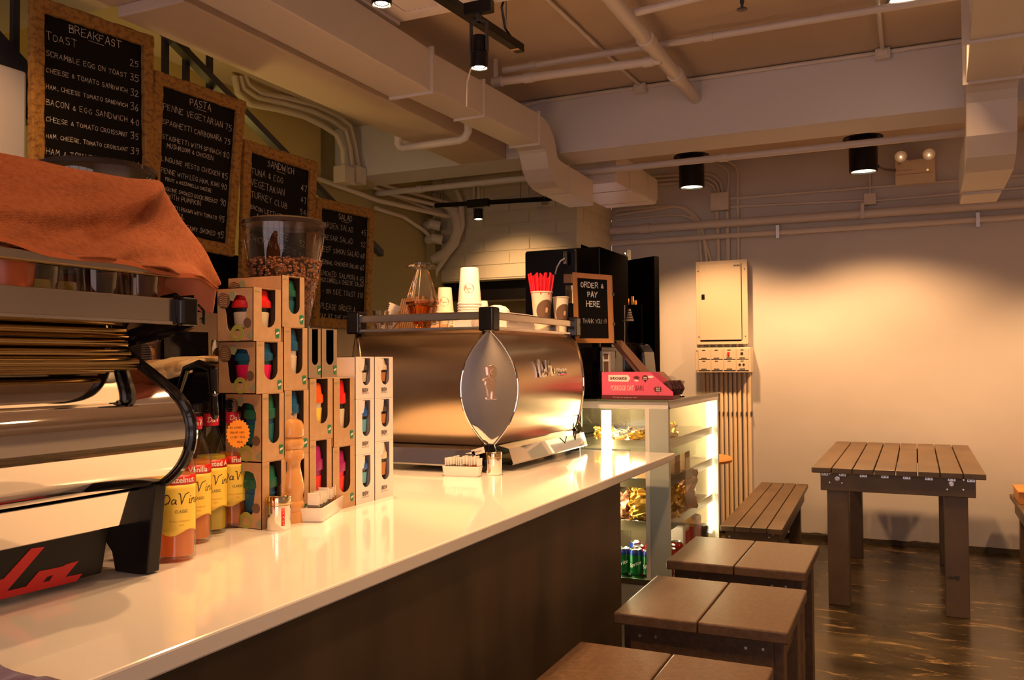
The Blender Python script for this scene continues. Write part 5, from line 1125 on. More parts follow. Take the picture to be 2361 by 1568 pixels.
def cupbox(y0, y1, z0, z1, dep, label, card, size=None, front=False, brew=None, inside=kraftdark, xf=XF, motif=False):
    """card gift box: window cut in the customer side (and a cup-shaped one in the end when front=True)"""
    o = thing('cup_box', label, 'box', (xf - dep / 2, (y0 + y1) / 2, z0), 'gift boxes of reusable cups stacked on the counter')
    w = y1 - y0; h = z1 - z0; T = .0015; e = .0006
    y0 += e; y1 -= e; z1 -= e; w = y1 - y0; h = z1 - z0
    fE_ = lambda u, v, d: Vector((xf + d, y0 + u, z0 + v))
    if brew: u0, u1, vb = .36 * w, .80 * w, .32 * h; vt = h - .004
    else: u0, u1, vb = .30 * w, .80 * w, .26 * h; vt = h - .001
    rr = min((u1 - u0) * .48, .026); n = 7; win = [(u0, vt)]
    for i in range(n + 1): a = PI + PI / 2 * i / n; win.append((u0 + rr + rr * math.cos(a), vb + rr + rr * math.sin(a)))
    for i in range(n + 1): a = 1.5 * PI + PI / 2 * i / n; win.append((u1 - rr + rr * math.cos(a), vb + rr + rr * math.sin(a)))
    win.append((u1, vt))
    MB().prism([(0, 0), (w, 0), (w, h), (0, h)], fE_, -T, 0, [win]).obj('front_panel', card, o)
    fS = lambda u, v, d: Vector((xf - dep + u, y0 + d, z0 + v))
    if front:
        cw_, cx = .036, dep * .53; cup = [(cx - .022, .20 * h), (cx + .020, .20 * h), (cx + .026, .24 * h), (cx + .034, .60 * h), (cx + .037, .62 * h), (cx + .036, .72 * h), (cx + .033, .74 * h), (cx + .028, .83 * h), (cx + .014, .86 * h), (cx - .014, .86 * h), (cx - .028, .82 * h), (cx - .033, .73 * h), (cx - .037, .70 * h), (cx - .037, .62 * h), (cx - .033, .60 * h), (cx - .027, .25 * h)]
        MB().prism([(0, 0), (dep, 0), (dep, h), (0, h)], fS, 0, T, [cup]).obj('end_panel', card, o)
    else: MB().prism([(0, 0), (dep, 0), (dep, h), (0, h)], fS, 0, T).obj('end_panel', card, o)
    m_ = MB().box(xf - dep, xf - dep + T, y0, y1, z0, z1).box(xf - dep, xf - T, y1 - T, y1, z0, z1).box(xf - dep, xf - T, y0, y1, z0, z0 + T)
    m_.box(xf - dep, xf - T, y0, y1, z1 - T, z1) if not brew else m_.box(xf - dep, xf - T, y0, y1, z1 - T, z1)
    m_.obj('carton', card, o)
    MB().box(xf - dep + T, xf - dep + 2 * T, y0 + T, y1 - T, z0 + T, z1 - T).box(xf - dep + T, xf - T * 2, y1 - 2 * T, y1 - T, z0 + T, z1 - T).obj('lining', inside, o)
    # printed logo: little cup mark
    def logo(lu, lv, s_):
        a = [(lu - .006 * s_, lv - .011 * s_), (lu + .006 * s_, lv - .011 * s_), (lu + .009 * s_, lv + .008 * s_), (lu + .007 * s_, lv + .013 * s_), (lu - .007 * s_, lv + .013 * s_), (lu - .009 * s_, lv + .008 * s_)]
        MB().prism(a, fE_, .0002, .0008).obj('logo', green, o)
        m2 = MB(); m2.prism([(lu - .005 * s_, lv - .003 * s_), (lu + .006 * s_, lv + .001 * s_), (lu + .0055 * s_, lv + .006 * s_), (lu - .0055 * s_, lv + .002 * s_)], fE_, .0009, .0012); m2.obj('logo_band', whitecard, o)
    m_ = MB()
    if brew:
        tab = [(u0 - .022, vt - .001), (u0 + .012, vt - .001), (u0 + .010, vt - .020), (u0 + .004, vt - .036), (u0 - .012, vt - .036), (u0 - .020, vt - .022)]
        MB().prism(tab, fE_, .0, .001).obj('tab', card, o); logo(u0 - .006, vt - .018, 1.05)
        f = font('BREW', .0115, .02, .030); m_.flat(f, lambda u, v, d: fE_(w * .36 + u, h * .155 + v, .0007)); f = font('GLASS COFFEE CUP', .0032, 0, .036); m_.flat(f, lambda u, v, d: fE_(w * .33 + u, h * .115 + v, .0007))
    else:
        logo(w * .86, h * .15, .95)
        if size: f = font(size, .0055, 0, .018); m_.flat(f, lambda u, v, d: fE_(w * .05 + u, h * .91 + v, .0007))
        f = font('8oz 227ml', .004, 0, .015); m_.flat(f, lambda u, v, d: fE_(w * .06 + u, h * .05 + v, .0007))
    m_.obj('printing', inkb if brew else sage, o)
    if motif:
        hs = h / .125 if not front else 1
        MB().prism(circ(.022, h - .030, .020, 22), fS, -.0012, -.0002).obj('print_leaf', printbrown, o)
        m2 = MB()
        for i in range(7): m2.prism([(.008, h - .044 + i * .005), (.020, h - .041 + i * .005), (.034, h - .045 + i * .005), (.034, h - .0435 + i * .005), (.020, h - .0395 + i * .005), (.008, h - .0425 + i * .005)], fS, -.0016, -.0012)
        m2.obj('print_lines', card, o)
        MB().prism([(.040, h - .010), (.056, h - .008), (.060, h - .020), (.052, h - .032), (.040, h - .030)], fS, -.0010, -.0002).obj('print_patch', sage, o)
        MB().prism(circ(dep - .017, .018 + h * .20, .012, 20), fS, -.0012, -.0002).obj('print_dot', printbrown, o)
        MB().prism(circ(dep - .048, .020, .020, 22), fS, -.0010, -.0002, [circ(dep - .048, .018, .011, 16)]).obj('print_ring', olive, o)
        MB().prism([(dep - .020, .012), (dep - .002, .004), (dep - .002, .028)], fS, -.0010, -.0002).obj('print_triangle', sage, o)
    return o
K = kraft
small = 'SMALL'; med = 'MEDIUM'
dA, dB = .108, .16
col = [ # y0, y1, z0, z1, depth, label, kwargs, cup args
 (1.655, 1.746, ZT, 1.112, .115, 'tall kraft box at the bottom left of the stack with a green and blue cup', dict(size=med, motif=True, front=True), (c_grn, c_nvy, c_nvy, c_lim)),
 (1.655, 1.737, 1.112, 1.278, .115, 'tall kraft box second from the bottom in the left column with a teal cup', dict(size=med, motif=True, front=True), (c_grn, c_tl, c_nvy, None)),
 (1.634, 1.734, 1.278, 1.405, .118, 'small kraft box with a blue and magenta cup, second from top, left column', dict(size=small, motif=True, front=True), (c_nvy, c_pnk, c_tl, None)),
 (1.624, 1.726, 1.405, 1.535, .113, 'small kraft box with a red lidded cream banded cup, on top of the left column', dict(size=small, motif=True, front=True), (c_red, c_crm, c_blk, None)),
 (1.746, 1.835, ZT, 1.120, .13, 'kraft box at the bottom of the second column behind the pepper mill', dict(size=med), (c_blk, c_nvy, c_blk, None)),
 (1.737, 1.835, 1.120, 1.283, .13, 'kraft box with a blue lidded white cup behind the head of the pepper mill', dict(size=med), (c_nvy, c_crm, c_wht, None)),
 (1.735, 1.830, 1.283, 1.443, .13, 'tall kraft box with a blue lid and stacked cream bands in the second column', dict(size=med), (c_nvy, c_crm, c_wht, None)),
 (1.728, 1.818, 1.443, 1.573, .175, 'small kraft box with a green and blue cup, topmost of the whole stack', dict(size=small, motif=True), (c_grn, c_tl, c_tl, c_lim)),
 (1.836, 1.932, ZT, 1.148, .13, 'kraft box with a purple and red cup beside the sugar dish', dict(size=med), (c_pur, c_red, c_pur, c_org)),
 (1.836, 1.937, 1.148, 1.311, .13, 'kraft box with an orange lidded cream cup in the third column', dict(size=med), (c_org, c_yel, c_wht, c_yel)),
 (1.936, 2.040, ZT, 1.122, .13, 'kraft box with a magenta and red cup at the bottom of the fourth column', dict(size=med), (c_pur, c_red, c_pnk, c_org)),
 (1.940, 2.038, 1.122, 1.310, .13, 'tallest kraft box with a red lidded black cup above the magenta one', dict(size=med), (c_red, c_crm, c_blk, None)),
 (1.832, 1.886, 1.312, 1.443, .12, 'narrow greyish kraft box with an empty dark window, left one of the pair', dict(brew=False, inside=blackmatt), None),
 (1.888, 1.957, 1.312, 1.443, .12, 'narrow greyish kraft box with an empty dark window, right one of the pair', dict(brew=False, inside=blackmatt), None),
 (2.042, 2.137, ZT, 1.090, .10, 'white box with a blue and sky blue glass cup at the bottom of its column', dict(brew=True), (c_bl2, c_sky, c_glass, c_yel)),
 (2.042, 2.137, 1.090, 1.248, .10, 'white box with a blue and sky blue glass cup in the middle of its column', dict(brew=True), (c_bl2, c_sky, c_glass, None)),
 (2.042, 2.137, 1.248, 1.369, .10, 'white box with dark lidded cream banded cup, top left of the white boxes', dict(brew=True), (c_gry, c_crm, c_glass, None)),
 (2.138, 2.238, ZT, 1.120, .10, 'white box with a cream lidded cork banded cup at the bottom right of the stack', dict(brew=True), (c_crm, c_cork, c_glass, None)),
 (2.138, 2.238, 1.120, 1.247, .10, 'white box with a dark lidded cork banded cup in the right column', dict(brew=True), (c_gry, c_cork, c_glass, None)),
 (2.138, 2.238, 1.247, 1.369, .10, 'white box with a cream lidded cork banded cup at the top right of the stack', dict(brew=True), (c_crm, c_cork, c_glass, None)),
]
SHORT = ['bottom left kraft box', 'second lowest kraft box of the left column', 'second highest kraft box of the left column', 'top kraft box of the left column', 'bottom kraft box behind the pepper mill', 'box behind the pepper mill head', 'second highest box of the second column', 'topmost kraft box of the stack', 'bottom kraft box of the third column', 'upper kraft box of the third column', 'bottom kraft box of the fourth column', 'upper kraft box of the fourth column', '', '', 'bottom left white box', 'middle left white box', 'top left white box', 'bottom right white box', 'middle right white box', 'top right white box']
nmc = {id(c_red): 'red', id(c_grn): 'green', id(c_nvy): 'blue', id(c_blk): 'black', id(c_pur): 'purple', id(c_org): 'orange', id(c_bl2): 'royal blue', id(c_gry): 'dark grey', id(c_crm): 'cream'}
for k_, (y0, y1, z0, z1, dep, lb, kw, cup) in enumerate(col):
    white = kw.get('brew') is True
    grey = kw.get('brew') is False
    kw = dict(kw); kw['brew'] = white
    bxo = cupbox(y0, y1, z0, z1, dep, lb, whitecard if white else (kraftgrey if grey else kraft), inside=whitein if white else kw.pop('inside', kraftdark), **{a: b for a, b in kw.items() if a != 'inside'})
    if cup:
        lid, band, body, plug = cup; hh = (z1 - z0) * (.95 if plug is None else .90); zz = z0 + .003
        if white: hh = (z1 - z0) * .72; zz = z0 + (z1 - z0) * .22; s_ = .86
        else: s_ = .98 if dep > .11 else .9; s_ = min(s_, ((y1 - y0) / 2 - .004) / .0415)
        if kw.get('front'): s_ = min(1.14, ((y1 - y0) / 2 - .003) / .0415)
        yc = (y0 + y1) / 2 + (.006 if white else 0)
        yc = y1 - .0035 - .0415 * s_ if white else min(yc, y1 - .004 - .0415 * s_)
        rcup(XF - .0415 * s_ - .0025, yc, zz, s_, hh, lid, band, body, 'reusable cup with %s lid in the %s' % (nmc.get(id(lid), 'coloured'), SHORT[k_]), plug=plug)
        if white: 
            MB().box(XF - dep + .01, XF - .006, y0 + .004, y1 - .006, z0 + .0022, zz - .0005).obj('card_insert', whitecard, bxo)

# ================================================================== SYRUP BOTTLES
bgl = clear('bottle_glass', (.96, .95, .93), .02, .3)
def bottle(x, y, label, liq, flav, lv=.19, ang=-.55, sticker=False, H_=None):
    o = thing('syrup_bottle', label, 'syrup bottle', (x, y, ZT), 'flavoured syrup bottles beside the left espresso machine'); R0 = .0375; c = (x, y, ZT)
    out = [(0, .004), (.030, .003), (R0, .008), (R0, .178), (.036, .196), (.030, .216), (.021, .236), (.0165, .250), (.0158, .262), (.0158, .288)]
    MB().lathe(out, c, 40).obj('glass', bgl, o, fix=False)
    MB().lathe([(0, .012), (R0 - .004, .012), (R0 - .004, min(lv, .178)), (0 if lv <= .178 else .031, lv), (0, lv)], c, 32).obj('syrup', liq, o, fix=False)
    MB().lathe([(0, .312), (.0165, .312), (.018, .308), (.018, .292), (.0165, .290), (.0165, .286)], c, 28).obj('cap', blackgloss, o)
    MB().lathe([(.0175, .254), (.0178, .256), (.0178, .280), (.0175, .282)], c, 28).obj('neck_label', mat('neck_red', (.55, .01, .05), .4), o)
    span = 1.05
    MB().lathe([(R0 + .0006, .156), (R0 + .0006, .176)], c, 24, a0=ang - span, a1=ang + span).obj('flavour_band', red, o, fix=False, solid=.0003)
    rows_ = []
    for i in range(12):
        z = .060 + (.156 - .060) * i / 11; rows_.append([Vector((x + (R0 + .0006) * math.cos(a), y + (R0 + .0006) * math.sin(a), ZT + z - (.006 * math.sin((j / 24) * PI * 2) if i == 0 else 0))) for j in range(25) for a in [ang - span + 2 * span * j / 24]])
    MB().grid(rows_).obj('label', yellow, o, fix=False, solid=.0003)
    # lettering wrapped round the bottle, reading left to right
    cylf = lambda u0, v0, rr=R0 + .0012: (lambda u, v, d: Vector((x + rr * math.cos(ang + (u + u0) / rr), y + rr * math.sin(ang + (u + u0) / rr), ZT + v0 + v)))
    g = lambda u, v, d: Vector((x, y, 0))
    m_ = MB(); f = strokes('qavinci', .017, .0017, 0, slant=.15, sp=.9); m_.flat((f[0], f[1]), (lambda fn_: lambda u, v, d: fn_(u, v, 0))(cylf(-.036, .118)))
    f = strokes('l', .0, .001, 0) if 0 else font('CLASSIC', .0062, .0, .026); m_.flat(f, cylf(-.012, .100))
    m_.obj('label_script', inkb, o)
    m_ = MB(); f = font('NATURALLY FLAVORED SYRUP', .0030, 0, .040); m_.flat(f, cylf(-.022, .082)); f = font('750 ML', .003, 0, .010); m_.flat(f, cylf(-.004, .074)); m_.obj('label_small_print', gold, o)
    m_ = MB(); f = font(flav, .0115, .02); m_.flat(f, cylf(-.5 * f[2], .161))
    f = strokes('qavinci', .0105, .0013, 0, slant=.15, sp=.9); m_.flat((f[0], f[1]), cylf(-.012, .263, .0184)); m_.obj('label_white_lettering', inkw, o)
    return o
bottle(*[(lambda q: (q.x, q.y))(at(407, 1290, Z=ZT))][0], 'syrup bottle nearest the camera, pink orange, partly behind the machine leg', syrup('syrup_peach', (.95, .38, .14), .35), 'Hazelnut', .176)
for px, py, l, liq, fl in ((447, 1250, 'orange syrup bottle marked Vanilla, second in the row', syrup('syrup_orange', (.95, .36, .06), .35), 'Vanilla'), (486, 1228, 'yellow green syrup bottle marked Roasted Almond, third in the row', syrup('syrup_green', (.72, .62, .04), .35), 'Roasted A'), (537, 1213, 'amber syrup bottle marked Irish Cream with an orange star sticker', syrup('syrup_amber', (.72, .22, .03), .4), 'Irish')):
    q = at(px, py, Z=ZT); bottle(q.x, q.y, l, liq, fl, .184)
# starburst price sticker, handwritten
q = at(549, 1000, X=-1.41); o = thing('starburst_sticker', 'orange starburst sticker with a handwritten note stuck on the Irish Cream bottle', 'sticker', tuple(q))
nrm = Vector((.75, -.66, 0)).normalized(); uu = Vector((.66, .75, 0)).normalized(); fn = lambda u, v, d: q + uu * u + Vector((0, 0, v)) + nrm * d
MB().prism([((.0235 if i % 2 else .027) * math.cos(2 * PI * i / 44) , (.030 if i % 2 else .034) * math.sin(2 * PI * i / 44)) for i in range(44)], fn, 0, .0008).obj('star', orangef, o)
m_ = MB()
for i, s_ in enumerate(('RO AWARD', 'CREAM 1 BIG', '1.2 NOT REAL', 'MEAL')):
    f = strokes(s_, .0042, .0006, .3, sp=1.2); m_.flat((f[0], f[1]), lambda u, v, d: fn(-.018 + u * .95 + (.016 if i == 3 else 0), .012 - i * .011 + v, .0011))
m_.obj('handwriting', inkb, o)
# black syrup pump hanging in front of the caps
q = at(493, 905, X=-1.45); o = thing('tamper_handle', 'black handled bar tool hanging upright between the syrup bottles', 'bar tool', tuple(q))
q2 = at(495, 968, X=-1.45); q1 = at(490, 850, X=-1.45)
MB().tube([q1, q], [.012, .010], 14).tube([q + Vector((0, 0, .004)), q + Vector((0, 0, -.002)), q + Vector((0, 0, -.008))], [.009, .0135, .009], 14).tube([q + Vector((0, 0, -.008)), q2 + Vector((0, 0, .012)), q2 + Vector((0, 0, .004)), q2], [.0085, .0095, .007, .002], 14).obj('handle', blackgloss, o)
qa, qb = at(425, 893, X=-1.46), at(568, 890, X=-1.46); MB().tube([q1, q1 + Vector((-.04, .0, .012)), q1 + Vector((-.10, .02, .0)), q1 + Vector((-.15, .03, -.10)), (q1.x - .15, q1.y + .03, ZT + .004)], .009, 10).obj('holder_arm', blackgloss, o)

# ================================================================== MILL, SHAKERS, SACHETS
q = at(672, 1203, Z=ZT); mx_, my_ = q.x, q.y
o = thing('pepper_mill', 'tall turned wooden pepper mill with a steel knob in front of the boxes', 'pepper mill', (mx_, my_, ZT))
R = .0325; hz = .232; KZ = 1.07
pf = [(0, 0), (R * .98, 0), (R, .004), (R, .024), (R * .97, .026), (R, .028), (R, .041), (R * .97, .045), (R * .86, .050), (R * .88, .062), (R * .98, .075), (R * .98, .086), (R * .86, .104), (R * .70, .126), (R * .68, .136), (R * .74, .144), (R * .98, .150), (R * 1.0, .156), (R * .96, .166), (R * .82, .172), (R * .96, .178), (R, .184), (R * .92, .192), (R * .82, .197), (R * .80, .199)]
MB().lathe([(a_, b_ * KZ) for a_, b_ in pf], (mx_, my_, ZT), 40).obj('body', beech, o); MB().lathe([(a_ * .96, b_ * KZ) for a_, b_ in [(R * .80, .199), (R * .98, .203), (R * 1.0, .216), (R * .97, .228), (R * .80, .238), (R * .45, .243), (0, .244)]], (mx_, my_, ZT), 40).obj('head', beech, o)
MB().lathe([(a_, b_ * KZ) for a_, b_ in [(0, .260), (.0045, .259), (.0080, .254), (.0080, .249), (.004, .244), (.003, .242)]], (mx_, my_, ZT), 20).obj('knob', chrome, o)
def shaker(px, py, label, r, h, mark=False):
    q = at(px, py, Z=ZT); y = q.y + r * .9; x = q.x - r * .3; o = thing('metal_shaker', label, 'shaker', (x, y, ZT))
    MB().lathe([(0, 0), (r * .96, 0), (r, .003), (r, h * .70), (r * .95, h * .715)], (x, y, ZT), 40).obj('body', chrome, o)
    MB().lathe([(r * .95, h * .71), (r * 1.03, h * .73), (r * 1.03, h * .77), (r * .99, h * .78), (r * 1.03, h * .79), (r * 1.03, h * .93), (r * .98, h * .98), (r * .9, h), (0, h)], (x, y, ZT), 40).obj('lid', mat('lid_brass', (.86, .66, .40), .08, 1.), o)
    m_ = MB()
    for i in range(9): a = i * 2.4; m_.lathe([(0, .0006), (.0016, .0005)], (x + r * .22 * math.sqrt(i) * math.cos(a), y + r * .22 * math.sqrt(i) * math.sin(a), ZT + h), 8)
    m_.obj('holes', blackmatt, o)
    if mark:
        a0 = -.50; MB().lathe([(r + .0005, h * .14), (r + .0005, h * .66)], (x, y, ZT), 8, a0=a0 - .14, a1=a0 + .14).obj('red_label', redlab, o, fix=False, solid=.0003)
        m_ = MB(); 
        for k_, ch in enumerate('SALT'): f = font(ch, .004, .01); m_.flat(f, lambda u, v, d: Vector((x + (r + .001) * math.cos(a0 + u / r - .04), y + (r + .001) * math.sin(a0 + u / r - .04), ZT + h * .48 - k_ * .009 + v)))
        m_.obj('lettering', inkw, o)
shaker(632, 1225, 'squat steel shaker with a red strip label in front of the pepper mill', .029, .083, True)
shaker(1137, 1097, 'smaller plain steel shaker at the corner of the bulging espresso machine', .0275, .082)
def dish(px0, px1, py, wy, label, rz, n, seed, gl):
    a, b_ = at(px0, py[0], Z=ZT), at(px1, py[1], Z=ZT); L = (b_ - a).length; t = thing('sachet_dish', label, 'dish', (0, 0, 0)); w2, h2 = wy / 2, .036
    out = rrect(-L / 2, -w2, L / 2, w2, .008, 4); i_ = rrect(-L / 2 + .004, -w2 + .004, L / 2 - .004, w2 - .004, .006, 4)
    m_ = MB(); rows_ = []
    for s_, z in ((.90, 0), (.93, .002), (1.0, h2)): rows_.append([Vector((x * s_, y * s_, z)) for x, y in out + out[:1]])
    rows_.append([Vector((x, y, h2)) for x, y in i_ + i_[:1]]); rows_.append([Vector((x * .9, y * .9, .005)) for x, y in i_ + i_[:1]])
    m_.grid(rows_); m_.add([Vector((x * .9, y * .9, 0)) for x, y in out], [tuple(range(len(out)))[::-1]]); m_.add([Vector((x * .9, y * .9, .005)) for x, y in i_], [tuple(range(len(i_)))])
    m_.obj('bowl', whitepl, t)
    c = (a + b_) / 2; ang = math.atan2(b_.y - a.y, b_.x - a.x); nv = Vector((-math.sin(ang), math.cos(ang), 0)); c = c + nv * w2
    t.location = (c.x, c.y, ZT); t.rotation_euler = (0, 0, ang); r_ = random.Random(seed)
    Rz = Matrix.Rotation(ang, 4, 'Z'); proto = None
    for i in range(n):
        u = -L / 2 + .010 + (L - .022) * i / (n - 1); tl_ = r_.uniform(-.16, .16); hh = .060 + r_.uniform(-.004, .006); brown = i > n * .58
        wS = .030
        f = lambda a_, d_, z_, u=u, tl_=tl_: (Rz @ Vector((u + d_ + z_ * tl_ * .4 + (a_ * .25), -w2 + .010 + a_ * 1.0 + .004, .006 + z_))) + Vector((c.x, c.y, ZT))
        o = thing('sugar_sachet', ('brown' if brown else 'grey and white') + ' paper sugar sachet standing in the ' + gl, 'sachet', tuple(f(0, 0, 0)), 'sachets in the ' + gl)
        MB().add([f(a_, d_, z_) for z_ in (0, hh) for a_, d_ in ((0, -.0012), (wS, -.0012), (wS, .0012), (0, .0012))], [(3, 2, 1, 0), (4, 5, 6, 7), (0, 1, 5, 4), (1, 2, 6, 5), (2, 3, 7, 6), (3, 0, 4, 7)]).obj('paper', paperw, o)
        MB().add([f(a_, d_, z_) for z_ in (0, hh * .55) for a_, d_ in ((-.0003, -.0016), (wS + .0003, -.0016), (wS + .0003, .0016), (-.0003, .0016))], [(3, 2, 1, 0), (4, 5, 6, 7), (0, 1, 5, 4), (1, 2, 6, 5), (2, 3, 7, 6), (3, 0, 4, 7)]).obj('printed_half', mat('sachet_brown', (.42, .14, .04), .6) if brown else mat('sachet_grey', (.20, .17, .15), .6), o)
    return t
a_ = dish(744, 794, (1206, 1172), .072, 'white dish of sugar sachets beside the pepper mill', 0, 15, 2, 'dish by the pepper mill')
b__ = dish(1018, 1103, (1098, 1101), .052, 'white dish of sugar sachets at the corner of the bulging espresso machine', 0, 13, 4, 'dish by the bulging espresso machine')
for dx, dz, l in ((.0, .074, 'white and brown printed sachet lying slanted on top of the others'), (.016, .062, 'second slanted printed sachet leaning right in the same dish')):
    q = at(1072, 1052, Z=ZT + dz); f = pl((q.x + dx - .03, 2.80, q.z - .012 - dx * .3), Vector((1, 0, .28)).normalized(), Vector((-.28, 0, 1)).normalized(), (0, -1, 0))
    o = thing('sugar_sachet', l, 'sachet', tuple(q)); MB().prism([(0, 0), (.052, 0), (.052, .022), (0, .022)], f, 0, .002).obj('paper', paperw, o); m_ = MB(); m_.flat(font('ESPRESSO', .005, .01), lambda u, v, d: f(.010 + u, .008 + v, .0024)); m_.obj('lettering', printbrown, o)
# purple cloth at the bottom left corner
rows_ = []
E_ = [at(x, y, Z=ZT + .014) for x, y in ((-60, 1518), (0, 1528), (30, 1533), (75, 1550), (120, 1555), (160, 1558), (175, 1570), (172, 1600))]
for j in range(12):
    v = j / 11; rows_.append([crv(E_, i / 30).lerp(Vector((-1.05 + i * .0015, .62 - .004 * i, ZT + .016)), v) + Vector((0, 0, .006 * noise.noise(Vector((i * .3, j * .4, 2))) - (.010 if j == 0 else 0))) for i in range(31)])
props(MB().grid(rows_).obj('purple_cloth', purple, solid=.004, fix=False), 'purple cloth on the worktop in the bottom left corner', 'cloth')

# ================================================================== THINGS ON THE BULGING MACHINE
ZM = 1.4765
def on(px, Y): return at(px, 735, Y=Y).x
# tumblers
for px, Y, l in ((876, 2.925, 'clear ribbed tumbler at the left end of the machine top'), (907, 2.975, 'clear ribbed tumbler second from the left, in front of the menu card')):
    tumbler(on(px, Y), Y, ZM, .030, .082, l, None, None)
tumbler(on(1024, 2.96), 2.96, ZM, .024, .052, 'small clear shot glass behind the rail, nearest the stack of paper cups', None)
tumbler(on(980 + 120, 2.93), 2.93, ZM, .022, .050, 'small clear shot glass at the black corner cap', None)
# menu card and bundle of wooden stirrers
q = at(905, 715, Y=3.12); f = pl((q.x - .055, 3.12, 1.50), Vector((1, .1, -.38)).normalized(), Vector((.38, 0, 1)).normalized(), (0, -1, 0))
o = thing('spiral_card', 'pale spiral-bound card leaning behind the tumblers', 'card', tuple(q)); MB().prism([(0, 0), (.10, 0), (.10, .115), (0, .115)], f, 0, .002).obj('card', paperc, o)
m_ = MB()
for i in range(12): m_.box(*(lambda p: (p.x - .003, p.x + .003, p.y - .004, p.y + .004, p.z - .002, p.z + .002))(f(.002, .006 + i * .009, .002)))
m_.obj('spiral', inkb, o)
o = thing('stirrer_pack', 'bundle of wooden stirrer sticks standing behind the tumblers', 'stirrers', (on(935, 3.08), 3.08, ZM))
x0 = on(905, 3.08)
MB().prism([(0, 0), (.10, 0), (.145, .13), (.048, .135)], lambda u, v, d: Vector((x0 + u, 3.08 + d, ZM + v)), 0, .05).obj('kraft_sleeve', kraft, o)
for i in range(9): MB().prism([(.008 + i * .011, .004), (.0145 + i * .011, .004), (.0545 + i * .0105, .14), (.048 + i * .0105, .14)], lambda u, v, d: Vector((x0 + u, 3.08 + d, ZM + v)), -.004, 0).obj('stick', mat('stick_wood', (.72, .42, .20), .6), o)
# amber sundae glass and the upturned clear one on it
Y = 3.06; q = at(974, 735, Y=Y); x = q.x; kk = (at(974, 607, Y=Y).z - ZM)
za = ZM + kk * .43
fl = lambda q_, z: 1 + .035 * math.cos(12 * q_)
fl0 = lambda q_, z: 1 + .045 * math.cos(12 * q_)
o = thing('amber_sundae_glass', 'amber fluted dessert glass on the machine top', 'glass', (x, Y, ZM))
MB().lathe([(a_ * 1.17, b_) for a_, b_ in [(0, .004), (.030, .002), (.031, .006), (.026, .014), (.030, .028), (.044, kk * .28), (.050, kk * .36), (.048, kk * .375), (.055, kk * .40), (.0555, kk * .43), (.053, kk * .43), (.047, kk * .37), (.028, .03), (0, .022)]], (x, Y, ZM), 48, wob=fl0).obj('glass', amber, o, fix=False)
o = thing('clear_sundae_glass', 'clear fluted dessert glass upside down on the amber one', 'glass', (x, Y, za + .001)); k2 = kk * .57
MB().lathe([(a_ * 1.2, b_) for a_, b_ in [(.052, 0), (.0525, .006), (.046, k2 * .22), (.034, k2 * .50), (.024, k2 * .72), (.018, k2 * .82), (.022, k2 * .86), (.052, k2 * .88), (.053, k2 * .90), (.045, k2 * .935), (.026, k2 * .95), (.026, k2), (.024, k2), (.024, k2 * .95), (0, k2 * .93)]], (x, Y, za + .001), 48, wob=fl0).obj('glass', cutg, o, fix=False)
# handle of a metal spoon / tongs by the amber glass
props(MB().tube([(x - .115, Y - .055, ZM + .006), (x - .08, Y - .055, ZM + .035), (x - .05, Y - .052, ZM + .05), (x - .046, Y - .05, ZM + .09)], .003, 8).obj('tongs', mat('copper', (.7, .35, .2), .2, 1.)), 'thin copper coloured tongs leaning beside the amber glass', 'tongs')
# stacks of paper cups, upside down: each cup is a thing
def cupstack(px, Y, n, rb, rt, hc, step, z0, lbl, grp, mt, logo=None):
    x = on(px, Y)
    for i in range(n):
        z = z0 + i * step; b = thing('paper_cup', lbl if i < n - 1 else lbl.replace('upturned paper cup in', 'topmost upturned paper cup of'), 'cup', (x, Y, z), grp if i < n - 1 else None)
        MB().lathe([(rb - .001, 0), (rb + .0025, .0), (rb + .003, .004), (rb, .006), (rt, hc - .003), (rt - .001, hc), (rt - .003, hc), (rt - .003, hc - .006), (0, hc - .006)], (x, Y, z), 36).obj('cup', mt, b, fix=False)
    if logo:
        # printed oval on the exposed wall of the top cup
        m_ = MB(); cx_, cz_ = 0, hc * .42; a0 = -1.15
        pts = []
        for q_ in range(20):
            u, v = .022 * math.cos(2 * PI * q_ / 20), .020 * math.sin(2 * PI * q_ / 20) + cz_; rr = rb + (rt - rb) * v / hc + .0008; pts.append(Vector((x + rr * math.cos(a0 + u / rr), Y + rr * math.sin(a0 + u / rr), z + v)))
        m_.add(pts, [tuple(range(20))]); m_.obj('printed_oval', mat('oval_print', (.50, .30, .22), .6), b)
        m_ = MB(); m_.flat(font(logo, .0055, .01), lambda u, v, d: (lambda rr: Vector((x + rr * math.cos(a0 - .2 + u / rr), Y + rr * math.sin(a0 - .2 + u / rr), z + cz_ - .004 + v)))(rb + (rt - rb) * .42 + .0016)); m_.obj('lettering', maroon, b)
cupstack(1083, 3.16, 7, .048, .037, .150, .0110, ZM + .045, 'upturned paper cup in the tall white stack', 'tall stack of white paper cups', paperw, 'CAFE')
cupstack(1026, 3.30, 7, .038, .029, .110, .009, ZM + .035, 'upturned paper cup in the short white stack', 'short stack of small paper cups', paperc, 'Coffee')
cupstack(1113, 3.42, 4, .032, .022, .08, .008, ZM + .04, 'upturned paper cup in the rear stack, mostly hidden by the tall one', 'rear stack of small paper cups', paperw)
for px, Y, l in ((1083, 3.16, 'white box lid tray under the tall cup stack'), (1026, 3.30, 'flat carton under the short cup stack'), (1113, 3.42, 'flat carton under the rear cup stack')):
    x = on(px, Y); h = {3.16: .044, 3.30: .034, 3.42: .039}[Y]; props(MB().box(x - .05, x + .05, Y - .05, Y + .05, ZM, ZM + h).obj('flat_carton', kraft if Y > 3.2 else whitecard, bevel=.002), l, 'carton')
